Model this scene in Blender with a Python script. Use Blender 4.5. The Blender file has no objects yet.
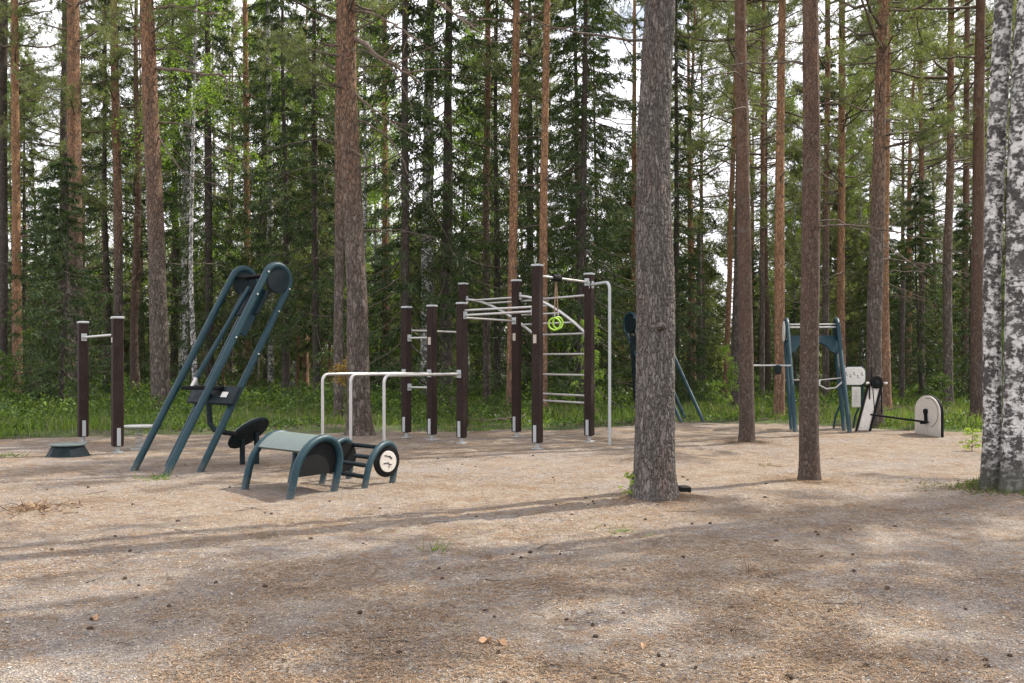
import bpy, math, random
import numpy as np
from mathutils import Vector, Matrix

C = bpy.context.scene
COL = C.collection
# ------------------------------------------------------------------ camera, sky, sun, exposure
CAM_H = 1.35
F = 1024 * 35 / 36.0
HOR = 360.0
cd = bpy.data.cameras.new('camera')
cd.lens = 35; cd.sensor_width = 36; cd.clip_end = 2000; cd.clip_start = 0.05
cd.shift_y = (HOR - 341.5) / 1024.0
cam = bpy.data.objects.new('camera', cd); COL.objects.link(cam)
cam.location = (0, 0, CAM_H); cam.rotation_euler = (math.pi / 2, 0, 0)
C.camera = cam

SUN_AZ = math.radians(60)      # from +Y towards +X
SUN_EL = math.radians(49)
w = bpy.data.worlds.new('World'); C.world = w; w.use_nodes = True
nt = w.node_tree; nt.nodes.clear()
out = nt.nodes.new('ShaderNodeOutputWorld'); bg = nt.nodes.new('ShaderNodeBackground')
sky = nt.nodes.new('ShaderNodeTexSky'); sky.sky_type = 'NISHITA'; sky.sun_disc = False
sky.sun_elevation = SUN_EL; sky.sun_rotation = SUN_AZ; sky.air_density = 1.0; sky.dust_density = 2.0
tc = nt.nodes.new('ShaderNodeTexCoord'); mp = nt.nodes.new('ShaderNodeMapping'); mp.inputs['Scale'].default_value = (1, 1, 2.4)
cn = nt.nodes.new('ShaderNodeTexNoise'); cn.inputs['Scale'].default_value = 3.2; cn.inputs['Detail'].default_value = 7
cr = nt.nodes.new('ShaderNodeValToRGB'); cr.color_ramp.elements[0].position = .30; cr.color_ramp.elements[1].position = .46
mx = nt.nodes.new('ShaderNodeMix'); mx.data_type = 'RGBA'
mx.inputs[7].default_value = (14.5, 14.2, 15.2, 1)
nt.links.new(tc.outputs['Generated'], mp.inputs[0]); nt.links.new(mp.outputs[0], cn.inputs['Vector'])
nt.links.new(cn.outputs['Fac'], cr.inputs[0]); nt.links.new(cr.outputs[0], mx.inputs[0])
nt.links.new(sky.outputs[0], mx.inputs[6]); nt.links.new(mx.outputs[2], bg.inputs[0])
bg.inputs[1].default_value = 0.09
nt.links.new(bg.outputs[0], out.inputs[0])

sd = bpy.data.lights.new('sun', 'SUN'); sd.energy = 5.0; sd.angle = math.radians(0.55); sd.color = (1, .93, .82)
sun = bpy.data.objects.new('sun', sd); COL.objects.link(sun)
sdir = Vector((math.sin(SUN_AZ) * math.cos(SUN_EL), math.cos(SUN_AZ) * math.cos(SUN_EL), math.sin(SUN_EL)))
sun.rotation_euler = sdir.to_track_quat('Z', 'Y').to_euler(); sun.location = (20, 10, 40)
vs = C.view_settings
vs.view_transform = 'Standard'; vs.look = 'None'; vs.gamma = 1.0; vs.use_curve_mapping = False
vs.exposure = 0.70

rng = np.random.default_rng(7)
random.seed(7)
T2 = 2 * math.pi


def D_of(py):                   # ground distance of a picture row
    return CAM_H * F / (py - HOR)


def G(px, py):                  # ground point seen at a pixel
    d = D_of(py)
    return ((px - 512) / F * d, d)


def Zat(py, d):
    return CAM_H + (HOR - py) * d / F


# ------------------------------------------------------------------ terrain
def vnoise(x, y, s, seed=0):    # smooth value noise
    x = np.asarray(x, float) / s + 1000 + seed * 17.3; y = np.asarray(y, float) / s + 1000 + seed * 9.1
    xi = np.floor(x).astype(np.int64); yi = np.floor(y).astype(np.int64)
    fx = x - xi; fy = y - yi; fx = fx * fx * (3 - 2 * fx); fy = fy * fy * (3 - 2 * fy)

    def h(a, b):
        n = (a * 73856093) ^ (b * 19349663) ^ (seed * 83492791)
        n = (n ^ (n >> 13)) * 1274126177
        n = (n ^ (n >> 16)) & 0xffff
        return n / 65535.0
    return (h(xi, yi) * (1 - fx) + h(xi + 1, yi) * fx) * (1 - fy) + (h(xi, yi + 1) * (1 - fx) + h(xi + 1, yi + 1) * fx) * fy


EX = np.array([-60, -13, -8.3, -5, -3.2, -1.4, 0.9, 2.6, 4.0, 6.5, 7.8, 8.9, 9.6, 11, 14, 60.])
EY = np.array([16.5, 16.8, 17.0, 18.0, 18.6, 19.2, 19.3, 20.6, 21.6, 20.6, 19.4, 18.4, 17.4, 15.5, 13, 13.])


def edge_s(x, y):               # metres inside (+) the gravel clearing
    e = np.interp(x, EX, EY) + (vnoise(x, y, 1.3, 3) - .5) * .7 + (vnoise(x, y, .4, 4) - .5) * .35
    return e - np.asarray(y)


def smooth(t):
    t = np.clip(t, 0, 1); return t * t * (3 - 2 * t)


def hgt(x, y):
    x = np.asarray(x, float); y = np.asarray(y, float)
    h = (vnoise(x, y, 3.1, 1) - .5) * .05 + (vnoise(x, y, .9, 2) - .5) * .03 + (vnoise(x, y, .33, 5) - .5) * .012
    d_ = vnoise(x + .13 * vnoise(x, y, .4, 71), y, .17, 72)
    h = h - .016 * smooth((.36 - d_) / .2) * smooth((vnoise(x, y, 1.7, 73) - .35) / .3)
    h = h - .008
    # heap at the foot of the two-stemmed birch
    r2 = ((x - 5.35) ** 2 + (y - 10.1) ** 2) / .55
    h = h + .12 * np.exp(-r2)
    r3 = ((x - 1.42) ** 2 + (y - 9.7) ** 2) / .16
    h = h + .03 * np.exp(-r3)
    return h


def floor_z(x, y):
    s = edge_s(x, y)
    far = np.clip((np.hypot(x, y) - 22) / 30, 0, 1)
    return hgt(x, y) - .05 * smooth(s / .3) + .07 * smooth(-s / .8) + far * (vnoise(x, y, 7, 8) - .5) * .7


def gz(x, y):
    s = float(edge_s(x, y))
    return float(hgt(x, y)) if s > 0 else float(floor_z(x, y))


# ------------------------------------------------------------------ materials
def mat(name):
    m = bpy.data.materials.new(name); m.use_nodes = True
    n = m.node_tree; n.nodes.clear()
    o = n.nodes.new('ShaderNodeOutputMaterial'); b = n.nodes.new('ShaderNodeBsdfPrincipled')
    n.links.new(b.outputs[0], o.inputs[0])
    return m, n, b, o


def ramp(n, src, stops, interp='LINEAR'):
    r = n.nodes.new('ShaderNodeValToRGB'); r.color_ramp.interpolation = interp
    el = r.color_ramp.elements
    while len(el) < len(stops): el.new(.5)
    for e, (p, c) in zip(el, stops):
        e.position = p; e.color = (c, c, c, 1) if not isinstance(c, tuple) else (*c, 1)
    n.links.new(src, r.inputs[0]); return r.outputs[0]


def coord(n, kind='Object', scale=(1, 1, 1)):
    t = n.nodes.new('ShaderNodeTexCoord'); m = n.nodes.new('ShaderNodeMapping'); m.inputs['Scale'].default_value = scale
    n.links.new(t.outputs[kind], m.inputs[0]); return m.outputs[0]


def noise(n, vec, scale, detail=4, rough=.55):
    t = n.nodes.new('ShaderNodeTexNoise'); t.inputs['Scale'].default_value = scale
    t.inputs['Detail'].default_value = detail; t.inputs['Roughness'].default_value = rough
    n.links.new(vec, t.inputs['Vector']); return t.outputs['Fac']


def voro(n, vec, scale, out_='Distance', feature='F1'):
    t = n.nodes.new('ShaderNodeTexVoronoi'); t.inputs['Scale'].default_value = scale; t.feature = feature
    n.links.new(vec, t.inputs['Vector']); return t.outputs[out_]


def mixc(n, fac, a, b, mode='MIX'):
    t = n.nodes.new('ShaderNodeMix'); t.data_type = 'RGBA'; t.blend_type = mode
    for i, v in ((0, fac), (6, a), (7, b)):
        if isinstance(v, (int, float)): t.inputs[i].default_value = v
        elif isinstance(v, tuple): t.inputs[i].default_value = (*v, 1)
        else: n.links.new(v, t.inputs[i])
    return t.outputs[2]


def math_(n, op, a, b=0.0):
    t = n.nodes.new('ShaderNodeMath'); t.operation = op
    for i, v in ((0, a), (1, b)):
        if isinstance(v, (int, float)): t.inputs[i].default_value = v
        else: n.links.new(v, t.inputs[i])
    return t.outputs[0]


def bump(n, b, h, dist, strength=1.0):
    t = n.nodes.new('ShaderNodeBump'); t.inputs['Distance'].default_value = dist; t.inputs['Strength'].default_value = strength
    n.links.new(h, t.inputs['Height']); n.links.new(t.outputs[0], b.inputs['Normal'])


def island(n):
    g = n.nodes.new('ShaderNodeNewGeometry'); return g.outputs['Random Per Island']


def m_paint(name, col, rough=.4, metal=0.0, dirt=.25, bumpd=.0006, spec=.5, dust=0.0):
    m, n, b, o = mat(name)
    v = coord(n)
    f = ramp(n, noise(n, v, 7, 6, .65), [(.38, 0.0), (.72, 1.0)])
    f2 = ramp(n, noise(n, v, 60, 3), [(.45, 0.0), (.75, 1.0)])
    dull = tuple(min(1, c * .8 + .02) for c in col)
    c1 = mixc(n, math_(n, 'MULTIPLY', f, dirt * 2), col, dull)
    c2 = mixc(n, math_(n, 'MULTIPLY', f2, dirt), c1, (.2, .17, .13))
    sp = n.nodes.new('ShaderNodeSeparateXYZ'); n.links.new(v, sp.inputs[0])
    dz = math_(n, 'SUBTRACT', math_(n, 'MULTIPLY', noise(n, v, 25, 5, .7), .5), sp.outputs[2])
    dust_m = ramp(n, dz, [(.10, 0.0), (.30, dust)])
    c2 = mixc(n, dust_m, c2, (.20, .17, .13))
    b.inputs['Specular IOR Level'].default_value = spec
    n.links.new(c2, b.inputs['Base Color'])
    n.links.new(ramp(n, noise(n, v, 11, 4), [(.3, rough - .08), (.7, rough + .15)]), b.inputs['Roughness'])
    b.inputs['Metallic'].default_value = metal
    bump(n, b, noise(n, v, 130, 3), bumpd, .6)
    return m


M = {}
M['teal'] = m_paint('teal_paint', (.0035, .030, .041), .46, dirt=.05, spec=.3, dust=.28)
M['dark_teal'] = m_paint('dark_teal_panel', (.004, .012, .015), .6, dirt=.04, spec=.2)
M['black'] = m_paint('black_rubber', (.006, .0065, .007), .7, dirt=.03, spec=.15)
M['grey_teal'] = m_paint('grey_green_surface', (.10, .135, .125), .5, dirt=.2)
M['steel'] = m_paint('brushed_steel', (.50, .49, .47), .38, .55, dirt=.2)
M['zinc'] = m_paint('galvanised_steel', (.42, .45, .45), .5, .35, dirt=.3, dust=.35)
M['white'] = m_paint('white_board', (.68, .67, .62), .5, dirt=.35)
M['warm_white'] = m_paint('warm_white_board', (.60, .56, .50), .5, dirt=.4, dust=.5)
M['lime'] = m_paint('lime_plastic', (.33, .58, .04), .4, dirt=.15)
M['strap'] = m_paint('brown_strap', (.17, .10, .06), .85, dirt=.3)
M['grey_plate'] = m_paint('grey_plate', (.30, .31, .30), .5, dirt=.3)
M['plaque'] = m_paint('plaque', (.42, .37, .31), .5, dirt=.3)


def m_post():
    m, n, b, o = mat('brown_post_coating')
    v = coord(n, scale=(1, 1, .12))
    f = noise(n, v, 90, 4, .6)
    c = ramp(n, f, [(.3, (.012, .007, .006)), (.55, (.024, .014, .011)), (.8, (.042, .026, .020))])
    v2 = coord(n)
    c = mixc(n, ramp(n, noise(n, v2, 3, 5), [(.45, 0.0), (.8, .25)]), c, (.06, .042, .034))
    n.links.new(c, b.inputs['Base Color']); b.inputs['Roughness'].default_value = .75; b.inputs['Specular IOR Level'].default_value = .2
    bump(n, b, f, .002, .5)
    return m


M['post'] = m_post()


def m_bark(name, low, high, z0, z1, cells=24, stretch=.33, depth=.02, dark=.4):
    m, n, b, o = mat(name)
    v = coord(n); vs_ = coord(n, scale=(1, 1, stretch))
    big = noise(n, v, 1.7, 4)
    tw_ = n.nodes.new('ShaderNodeTexNoise'); tw_.inputs['Scale'].default_value = 9; n.links.new(vs_, tw_.inputs['Vector'])
    warp = mixc(n, .12, vs_, tw_.outputs['Color'])
    d = voro(n, warp, cells, 'Distance', 'DISTANCE_TO_EDGE')
    cellc = voro(n, warp, cells, 'Color')
    crack = ramp(n, math_(n, 'ADD', d, math_(n, 'MULTIPLY', math_(n, 'SUBTRACT', noise(n, vs_, 38, 4, .7), .5), .22)), [(.0, 0.0), (.06, .6), (.2, 1.0)])
    sep = n.nodes.new('ShaderNodeSeparateXYZ'); n.links.new(v, sep.inputs[0])
    zz = math_(n, 'ADD', sep.outputs[2], math_(n, 'MULTIPLY', math_(n, 'SUBTRACT', big, .5), 3.5))
    mr = n.nodes.new('ShaderNodeMapRange'); mr.inputs[1].default_value = z0; mr.inputs[2].default_value = z1
    n.links.new(zz, mr.inputs[0])
    cl = ramp(n, cellc, [(.15, tuple(c * .62 for c in low)), (.5, low), (.85, tuple(min(1, c * 1.5 + .01) for c in low))])
    ch = ramp(n, noise(n, coord(n, scale=(1, 1, .4)), 9, 5), [(.3, tuple(c * .55 for c in high)), (.55, high), (.8, tuple(min(1, c * 1.35) for c in high))])
    c = mixc(n, mr.outputs[0], cl, ch)
    c = mixc(n, ramp(n, noise(n, coord(n, scale=(1, 1, .35)), 3.3, 5, .65), [(.50, 0.0), (.66, .6)]), c, tuple((x * q) for x, q in zip(low, (1.15, .82, .70))))
    fine = noise(n, v, 60, 5, .7)
    c = mixc(n, ramp(n, fine, [(.3, .55), (.7, 0.0)]), c, tuple(x * .45 for x in low))
    c = mixc(n, crack, tuple(x * dark for x in low), c)
    lich = ramp(n, noise(n, v, 4.5, 6, .7), [(.58, 0.0), (.72, .5)])
    c = mixc(n, lich, c, (.17, .18, .15))
    n.links.new(c, b.inputs['Base Color']); b.inputs['Roughness'].default_value = .9
    b.inputs['Specular IOR Level'].default_value = .25
    h = math_(n, 'ADD', crack, math_(n, 'MULTIPLY', fine, .5))
    bump(n, b, h, depth, .9)
    return m


M['bark'] = m_bark('pine_bark', (.145, .120, .100), (.38, .20, .105), 3.2, 8.0)
M['bark_orange'] = m_bark('orange_pine_bark', (.25, .15, .10), (.45, .25, .125), .3, 4.5, dark=.5)
M['bark_grey'] = m_bark('grey_pine_bark', (.160, .143, .128), (.19, .17, .15), 4, 12, cells=40, stretch=.26, depth=.012, dark=.38)
M['bark_red'] = m_bark('red_brown_pine_bark', (.105, .078, .062), (.21, .118, .072), .8, 6.5, cells=44, stretch=.45, depth=.006)
M['bark_dark'] = m_bark('spruce_bark', (.095, .08, .068), (.11, .085, .07), 4, 12, cells=26, stretch=.6, depth=.008)


def m_birch():
    m, n, b, o = mat('birch_bark')
    v = coord(n); vh = coord(n, scale=(1, 1, .95))
    big = noise(n, vh, 8.5, 8, .72)
    mid = noise(n, coord(n, scale=(1, 1, 1.7)), 17, 6, .7)
    f = math_(n, 'ADD', math_(n, 'MULTIPLY', big, .55), math_(n, 'MULTIPLY', mid, .45))
    fac = ramp(n, f, [(.475, 0.0), (.525, 1.0)])
    len_ = ramp(n, noise(n, coord(n, scale=(.35, .35, 6)), 24, 3), [(.60, 0.0), (.66, .55)])
    wc = ramp(n, noise(n, v, 18, 5), [(.3, (.38, .37, .34)), (.6, (.60, .59, .56))])
    dc = ramp(n, noise(n, v, 50, 4), [(.3, (.016, .014, .013)), (.7, (.075, .068, .062))])
    wc = mixc(n, len_, wc, (.12, .10, .09))
    c = mixc(n, fac, dc, wc)
    spz = n.nodes.new('ShaderNodeSeparateXYZ'); n.links.new(v, spz.inputs[0])
    foot = ramp(n, math_(n, 'SUBTRACT', math_(n, 'MULTIPLY', big, .9), spz.outputs[2]), [(.05, 0.0), (.35, .9)])
    c = mixc(n, foot, c, (.045, .045, .028))
    c = mixc(n, ramp(n, noise(n, v, 2.2, 5), [(.5, 0.0), (.75, .4)]), c, (.22, .23, .20))
    n.links.new(c, b.inputs['Base Color']); b.inputs['Roughness'].default_value = .75
    bump(n, b, math_(n, 'ADD', math_(n, 'SUBTRACT', 1.0, fac), math_(n, 'MULTIPLY', noise(n, v, 45, 5, .7), 1.2)), .010, .9)
    return m


M['birch'] = m_birch()


def m_leaf(name, stops, trans=.35, rough=.55, tcol=None, nscale=.8):
    m, n, b, o = mat(name)
    r = island(n)
    v = coord(n)
    f = math_(n, 'ADD', math_(n, 'MULTIPLY', r, .55), math_(n, 'MULTIPLY', noise(n, v, nscale, 3), .45))
    c = ramp(n, f, stops)
    n.links.new(c, b.inputs['Base Color']); b.inputs['Roughness'].default_value = rough
    b.inputs['Specular IOR Level'].default_value = .3
    t = n.nodes.new('ShaderNodeBsdfTranslucent')
    n.links.new(mixc(n, 1.0, c, tcol or (1.6, 1.5, .6), 'MULTIPLY'), t.inputs[0])
    ms = n.nodes.new('ShaderNodeMixShader'); ms.inputs[0].default_value = trans
    n.links.new(b.outputs[0], ms.inputs[1]); n.links.new(t.outputs[0], ms.inputs[2]); n.links.new(ms.outputs[0], o.inputs[0])
    return m


M['pine_needle'] = m_leaf('pine_needles', [(.2, (.075, .105, .045)), (.5, (.13, .165, .075)), (.8, (.20, .235, .115))], .42)
M['spruce_needle'] = m_leaf('spruce_needles', [(.2, (.020, .038, .016)), (.5, (.040, .068, .027)), (.8, (.095, .135, .048))], .32)
M['birch_leaf'] = m_leaf('birch_leaves', [(.2, (.085, .15, .03)), (.5, (.14, .24, .045)), (.8, (.21, .32, .07))], .55)
M['shrub_leaf'] = m_leaf('shrub_leaves', [(.2, (.028, .056, .014)), (.5, (.060, .112, .024)), (.8, (.16, .235, .05))], .38)
M['fresh_leaf'] = m_leaf('fresh_leaves', [(.2, (.16, .26, .04)), (.5, (.25, .36, .06)), (.8, (.36, .46, .10))], .45)
M['rust_leaf'] = m_leaf('rusty_leaves', [(.2, (.16, .11, .03)), (.5, (.30, .20, .06)), (.8, (.42, .33, .12))], .4)
M['grass'] = m_leaf('grass_blades', [(.2, (.045, .085, .018)), (.5, (.09, .155, .030)), (.8, (.18, .25, .055))], .4)
M['dry_grass'] = m_leaf('dry_grass', [(.2, (.16, .12, .07)), (.5, (.28, .22, .13)), (.8, (.38, .32, .21))], .25, tcol=(1, 1, 1))
M['moss'] = m_leaf('moss_tufts', [(.2, (.04, .06, .015)), (.5, (.08, .11, .025)), (.8, (.13, .16, .04))], .2)
M['twig'] = m_bark('twig_bark', (.15, .12, .095), (.19, .14, .10), 5, 14, cells=30, depth=.003)
M['cone'] = m_leaf('cone_scales', [(.2, (.025, .018, .012)), (.5, (.05, .033, .022)), (.8, (.09, .06, .04))], .02, .8, (1, 1, 1), 20)


def m_island(name, stops, rough=.85, interp='LINEAR'):
    m, n, b, o = mat(name)
    n.links.new(ramp(n, island(n), stops, interp), b.inputs['Base Color'])
    b.inputs['Roughness'].default_value = rough; b.inputs['Specular IOR Level'].default_value = .3
    return m


M['pebble'] = m_island('pebbles', [(.0, (.08, .078, .08)), (.3, (.16, .155, .155)), (.55, (.26, .23, .19)), (.85, (.33, .29, .23)), (1, (.44, .40, .35))])
M['litter'] = m_island('needle_litter', [(.0, (.06, .04, .025)), (.4, (.18, .11, .06)), (.75, (.28, .18, .10)), (1, (.38, .28, .18))])


def m_gravel():
    m, n, b, o = mat('gravel')
    v = coord(n)
    a = noise(n, v, .55, 5, .6); bb = noise(n, v, 2.3, 6, .65); cc_ = noise(n, v, 11, 6, .7)
    cell = voro(n, v, 110, 'Color'); cell2 = voro(n, v, 48, 'Color')
    c = ramp(n, cell, [(.1, (.16, .137, .112)), (.4, (.30, .245, .185)), (.65, (.385, .315, .24)), (.95, (.47, .41, .33))])
    c2 = ramp(n, cell2, [(.2, (.19, .16, .13)), (.6, (.34, .28, .21)), (.9, (.43, .36, .28))])
    c = mixc(n, .4, c, c2)
    lit = ramp(n, math_(n, 'ADD', math_(n, 'MULTIPLY', bb, .55), math_(n, 'MULTIPLY', cc_, .45)), [(.44, 0.0), (.58, .85)])
    c = mixc(n, lit, c, ramp(n, noise(n, v, 70, 4), [(.3, (.11, .072, .042)), (.7, (.29, .195, .115))]))
    gr = ramp(n, math_(n, 'ADD', math_(n, 'MULTIPLY', a, .5), math_(n, 'MULTIPLY', noise(n, v, 6, 6, .7), .5)), [(.47, 0.0), (.6, .6)])
    c = mixc(n, gr, c, ramp(n, cell, [(.1, (.12, .115, .115)), (.9, (.40, .385, .38))]))
    mot = ramp(n, noise(n, v, 17, 8, .82), [(.40, .62), (.50, 0.0)])
    c = mixc(n, mot, c, (.13, .10, .078))
    mot2 = ramp(n, noise(n, coord(n, scale=(1.3, 1, 1)), 5.5, 8, .8), [(.52, 0.0), (.60, .55)])
    c = mixc(n, mot2, c, (.27, .165, .095))
    fl = ramp(n, voro(n, v, 26), [(.05, .8), (.11, 0.0)])
    c = mixc(n, fl, c, (.055, .045, .038))
    n.links.new(c, b.inputs['Base Color']); b.inputs['Roughness'].default_value = .93
    b.inputs['Specular IOR Level'].default_value = .2
    h = math_(n, 'ADD', voro(n, v, 110), math_(n, 'MULTIPLY', noise(n, v, 35, 5, .7), 1.8))
    bump(n, b, h, .014, 1.0)
    return m


M['gravel'] = m_gravel()


def m_floor():
    m, n, b, o = mat('forest_floor')
    v = coord(n)
    c = ramp(n, noise(n, v, 9, 7, .75), [(.3, (.045, .038, .024)), (.5, (.10, .083, .05)), (.7, (.19, .15, .095))])
    g = ramp(n, noise(n, v, 1.1, 5, .65), [(.42, 0.0), (.55, .85)])
    c = mixc(n, g, c, ramp(n, noise(n, v, 22, 5), [(.3, (.035, .06, .014)), (.7, (.09, .14, .03))]))
    n.links.new(c, b.inputs['Base Color']); b.inputs['Roughness'].default_value = 1
    bump(n, b, noise(n, v, 18, 7, .75), .08, 1)
    return m


M['floor'] = m_floor()


# ------------------------------------------------------------------ mesh helpers
def link(o, parent=None):
    COL.objects.link(o)
    if parent is not None: o.parent = parent
    return o


def npmesh(name, V, Fc, material, smooth_=False):
    V = np.ascontiguousarray(V, dtype=np.float32)
    if isinstance(Fc, np.ndarray): Fc = [Fc]
    Fc = [np.asarray(f, dtype=np.int32) for f in Fc if len(f)]
    me = bpy.data.meshes.new(name)
    me.vertices.add(len(V)); me.vertices.foreach_set('co', V.ravel())
    nl = sum(f.size for f in Fc); npoly = sum(len(f) for f in Fc)
    me.loops.add(nl); me.polygons.add(npoly)
    me.loops.foreach_set('vertex_index', np.concatenate([f.ravel() for f in Fc]))
    tot = np.concatenate([np.full(len(f), f.shape[1], dtype=np.int32) for f in Fc])
    st = np.concatenate([[0], np.cumsum(tot)[:-1]]).astype(np.int32)
    me.polygons.foreach_set('loop_start', st); me.polygons.foreach_set('loop_total', tot)
    if smooth_: me.polygons.foreach_set('use_smooth', np.ones(npoly, dtype=bool))
    me.update(calc_edges=True); me.validate()
    me.materials.append(material)
    return me


def obj(name, me, parent=None, loc=None):
    o = bpy.data.objects.new(name, me)
    if loc is not None: o.location = loc
    return link(o, parent)


def tag(o, label=None, cat=None, group=None, kind=None):
    if label: o['label'] = label
    if cat: o['category'] = cat
    if group: o['group'] = group
    if kind: o['kind'] = kind
    return o


def empty(name, loc, label, cat, group=None, rz=0):
    o = bpy.data.objects.new(name, None); o.empty_display_size = .1
    o.location = loc; o.rotation_euler = (0, 0, rz)
    link(o); return tag(o, label, cat, group)


def frame_for(d):
    d = d / (np.linalg.norm(d) + 1e-9)
    a = np.array([0, 0, 1.]) if abs(d[2]) < .9 else np.array([1., 0, 0])
    u = np.cross(a, d); u /= np.linalg.norm(u); v = np.cross(d, u)
    return u, v


class MB:
    """collects shapes into one mesh"""
    def __init__(s): s.V = []; s.Q = []; s.Tr = []; s.N = []; s.n = 0

    def add(s, V, Q=(), Tr=(), N=()):
        b = s.n
        s.V.append(np.asarray(V, float)); s.n += len(V)
        for q in Q: s.Q.append([i + b for i in q])
        for q in Tr: s.Tr.append([i + b for i in q])
        for q in N: s.N.append([i + b for i in q])

    def tube(s, P, r, sides=12, caps=True):
        P = np.asarray(P, float); m = len(P)
        r = np.full(m, r) if np.isscalar(r) else np.asarray(r, float)
        tang = np.gradient(P, axis=0)
        u, v = frame_for(tang[0]); ang = np.arange(sides) * T2 / sides
        V = []
        for i in range(m):
            t = tang[i] / (np.linalg.norm(tang[i]) + 1e-9)
            u = u - t * np.dot(u, t); u /= np.linalg.norm(u) + 1e-9; v = np.cross(t, u)
            V.append(P[i] + r[i] * (np.cos(ang)[:, None] * u + np.sin(ang)[:, None] * v))
        V = np.concatenate(V)
        Q = [[i * sides + j, i * sides + (j + 1) % sides, (i + 1) * sides + (j + 1) % sides, (i + 1) * sides + j]
             for i in range(m - 1) for j in range(sides)]
        N = [list(range(sides))[::-1], [(m - 1) * sides + j for j in range(sides)]] if caps else []
        s.add(V, Q, N=N); return s

    def box(s, c, size, ax=None, bev=.006):
        """box with chamfered edges; ax = 3 axis vectors"""
        A = np.eye(3) if ax is None else np.array([np.asarray(a, float) / np.linalg.norm(a) for a in ax])
        hx, hy, hz = [q / 2 for q in size]; b = min(bev, hx * .45, hy * .45, hz * .45)
        V = []
        prof = [(-hx + b, -hy), (hx - b, -hy), (hx, -hy + b), (hx, hy - b), (hx - b, hy), (-hx + b, hy), (-hx, hy - b), (-hx, -hy + b)]
        def ins(p):
            return (p[0] * (hx - b) / hx, p[1] * (hy - b) / hy)
        for z, pr in ((-hz, [ins(p) for p in prof]), (-hz + b, prof), (hz - b, prof), (hz, [ins(p) for p in prof])):
            V += [(p[0], p[1], z) for p in pr]
        V = np.array(V) @ A + np.asarray(c, float)
        Q = [[k * 8 + j, k * 8 + (j + 1) % 8, (k + 1) * 8 + (j + 1) % 8, (k + 1) * 8 + j] for k in range(3) for j in range(8)]
        s.add(V, Q, N=[list(range(8))[::-1], [24 + j for j in range(8)]]); return s

    def prism(s, pts2, c, a1, a2, thick, bev=.004):
        """outline in plane (a1,a2) round c, thickness along a1 x a2"""
        a1 = np.asarray(a1, float); a2 = np.asarray(a2, float)
        a1 = a1 / np.linalg.norm(a1); a2 = a2 / np.linalg.norm(a2); a3 = np.cross(a1, a2); a3 /= np.linalg.norm(a3)
        p = np.asarray(pts2, float); m = len(p); cen = p.mean(0)
        dd = p - cen; ln = np.linalg.norm(dd, axis=1)[:, None]; pin = cen + dd * (1 - bev / np.maximum(ln, bev * 2))
        V = []
        for q, h in ((pin, -thick / 2), (p, -thick / 2 + bev), (p, thick / 2 - bev), (pin, thick / 2)):
            V.append(np.asarray(c, float) + q[:, :1] * a1 + q[:, 1:2] * a2 + h * a3)
        Q = [[k * m + j, k * m + (j + 1) % m, (k + 1) * m + (j + 1) % m, (k + 1) * m + j] for k in range(3) for j in range(m)]
        s.add(np.concatenate(V), Q, N=[list(range(m))[::-1], [3 * m + j for j in range(m)]]); return s

    def disc(s, c, axis, r, thick, sides=40, bev=.006):
        u, v = frame_for(np.asarray(axis, float)); a = np.arange(sides) * T2 / sides
        return s.prism(np.stack([np.cos(a) * r, np.sin(a) * r], 1), c, u, v, thick, bev)

    def lathe(s, c, prof, sides=40):
        a = np.arange(sides) * T2 / sides
        V = np.concatenate([np.stack([np.cos(a) * r, np.sin(a) * r, np.full(sides, z)], 1) for r, z in prof]) + np.asarray(c, float)
        m = len(prof)
        Q = [[i * sides + j, i * sides + (j + 1) % sides, (i + 1) * sides + (j + 1) % sides, (i + 1) * sides + j] for i in range(m - 1) for j in range(sides)]
        s.add(V, Q, N=[list(range(sides))[::-1], [(m - 1) * sides + j for j in range(sides)]]); return s

    def mesh(s, name, material, smooth_=False):
        V = np.concatenate(s.V); me = bpy.data.meshes.new(name)
        me.from_pydata(V.tolist(), [], s.Q + s.Tr + s.N); me.update(); me.materials.append(material)
        if smooth_:
            me.polygons.foreach_set('use_smooth', np.ones(len(me.polygons), dtype=bool))
            try: me.set_sharp_from_angle(angle=math.radians(38))
            except Exception: pass
        return me

    def build(s, name, material, parent=None, smooth_=True):
        return obj(name, s.mesh(name, material, smooth_), parent)


def arc(c, a1, a2, r, t0, t1, n=12):
    t = np.linspace(t0, t1, n)
    return np.asarray(c) + r * (np.cos(t)[:, None] * np.asarray(a1) + np.sin(t)[:, None] * np.asarray(a2))


# ------------------------------------------------------------------ ground sheets
def grid_mesh(name, xs, ys, zf, m):
    X, Y = np.meshgrid(xs, ys); Z = zf(X, Y)
    V = np.stack([X.ravel(), Y.ravel(), Z.ravel()], 1)
    nx = len(xs); ny = len(ys)
    i = np.arange(ny - 1)[:, None] * nx + np.arange(nx - 1)[None]
    Q = np.stack([i, i + 1, i + nx + 1, i + nx], -1).reshape(-1, 4)
    return npmesh(name, V, Q, m, True)


gx = np.concatenate([-np.geomspace(420, 22.2, 40), np.arange(-22, 22.01, .2), np.geomspace(22.2, 420, 40)])
gy = np.concatenate([[-80, -40, -20, -10, -5], np.arange(-3, 26, .2), np.geomspace(26, 600, 80)])
tag(obj('ground', grid_mesh('ground', gx, gy, floor_z, M['floor'])), kind='structure')


def gravel_z(x, y):
    s = edge_s(x, y)
    return hgt(x, y) - .12 * smooth((-s + .02) / .25)


gx2 = np.concatenate([np.arange(-18, -6, .09), np.arange(-6, 6, .05), np.arange(6, 18.01, .09)]); gy2 = np.concatenate([np.arange(-3, 3, .3), np.arange(3, 10, .05), np.arange(10, 23, .09)])
tag(obj('gravel_yard', grid_mesh('gravel_yard', gx2, gy2, gravel_z, M['gravel'])), kind='structure')


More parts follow.
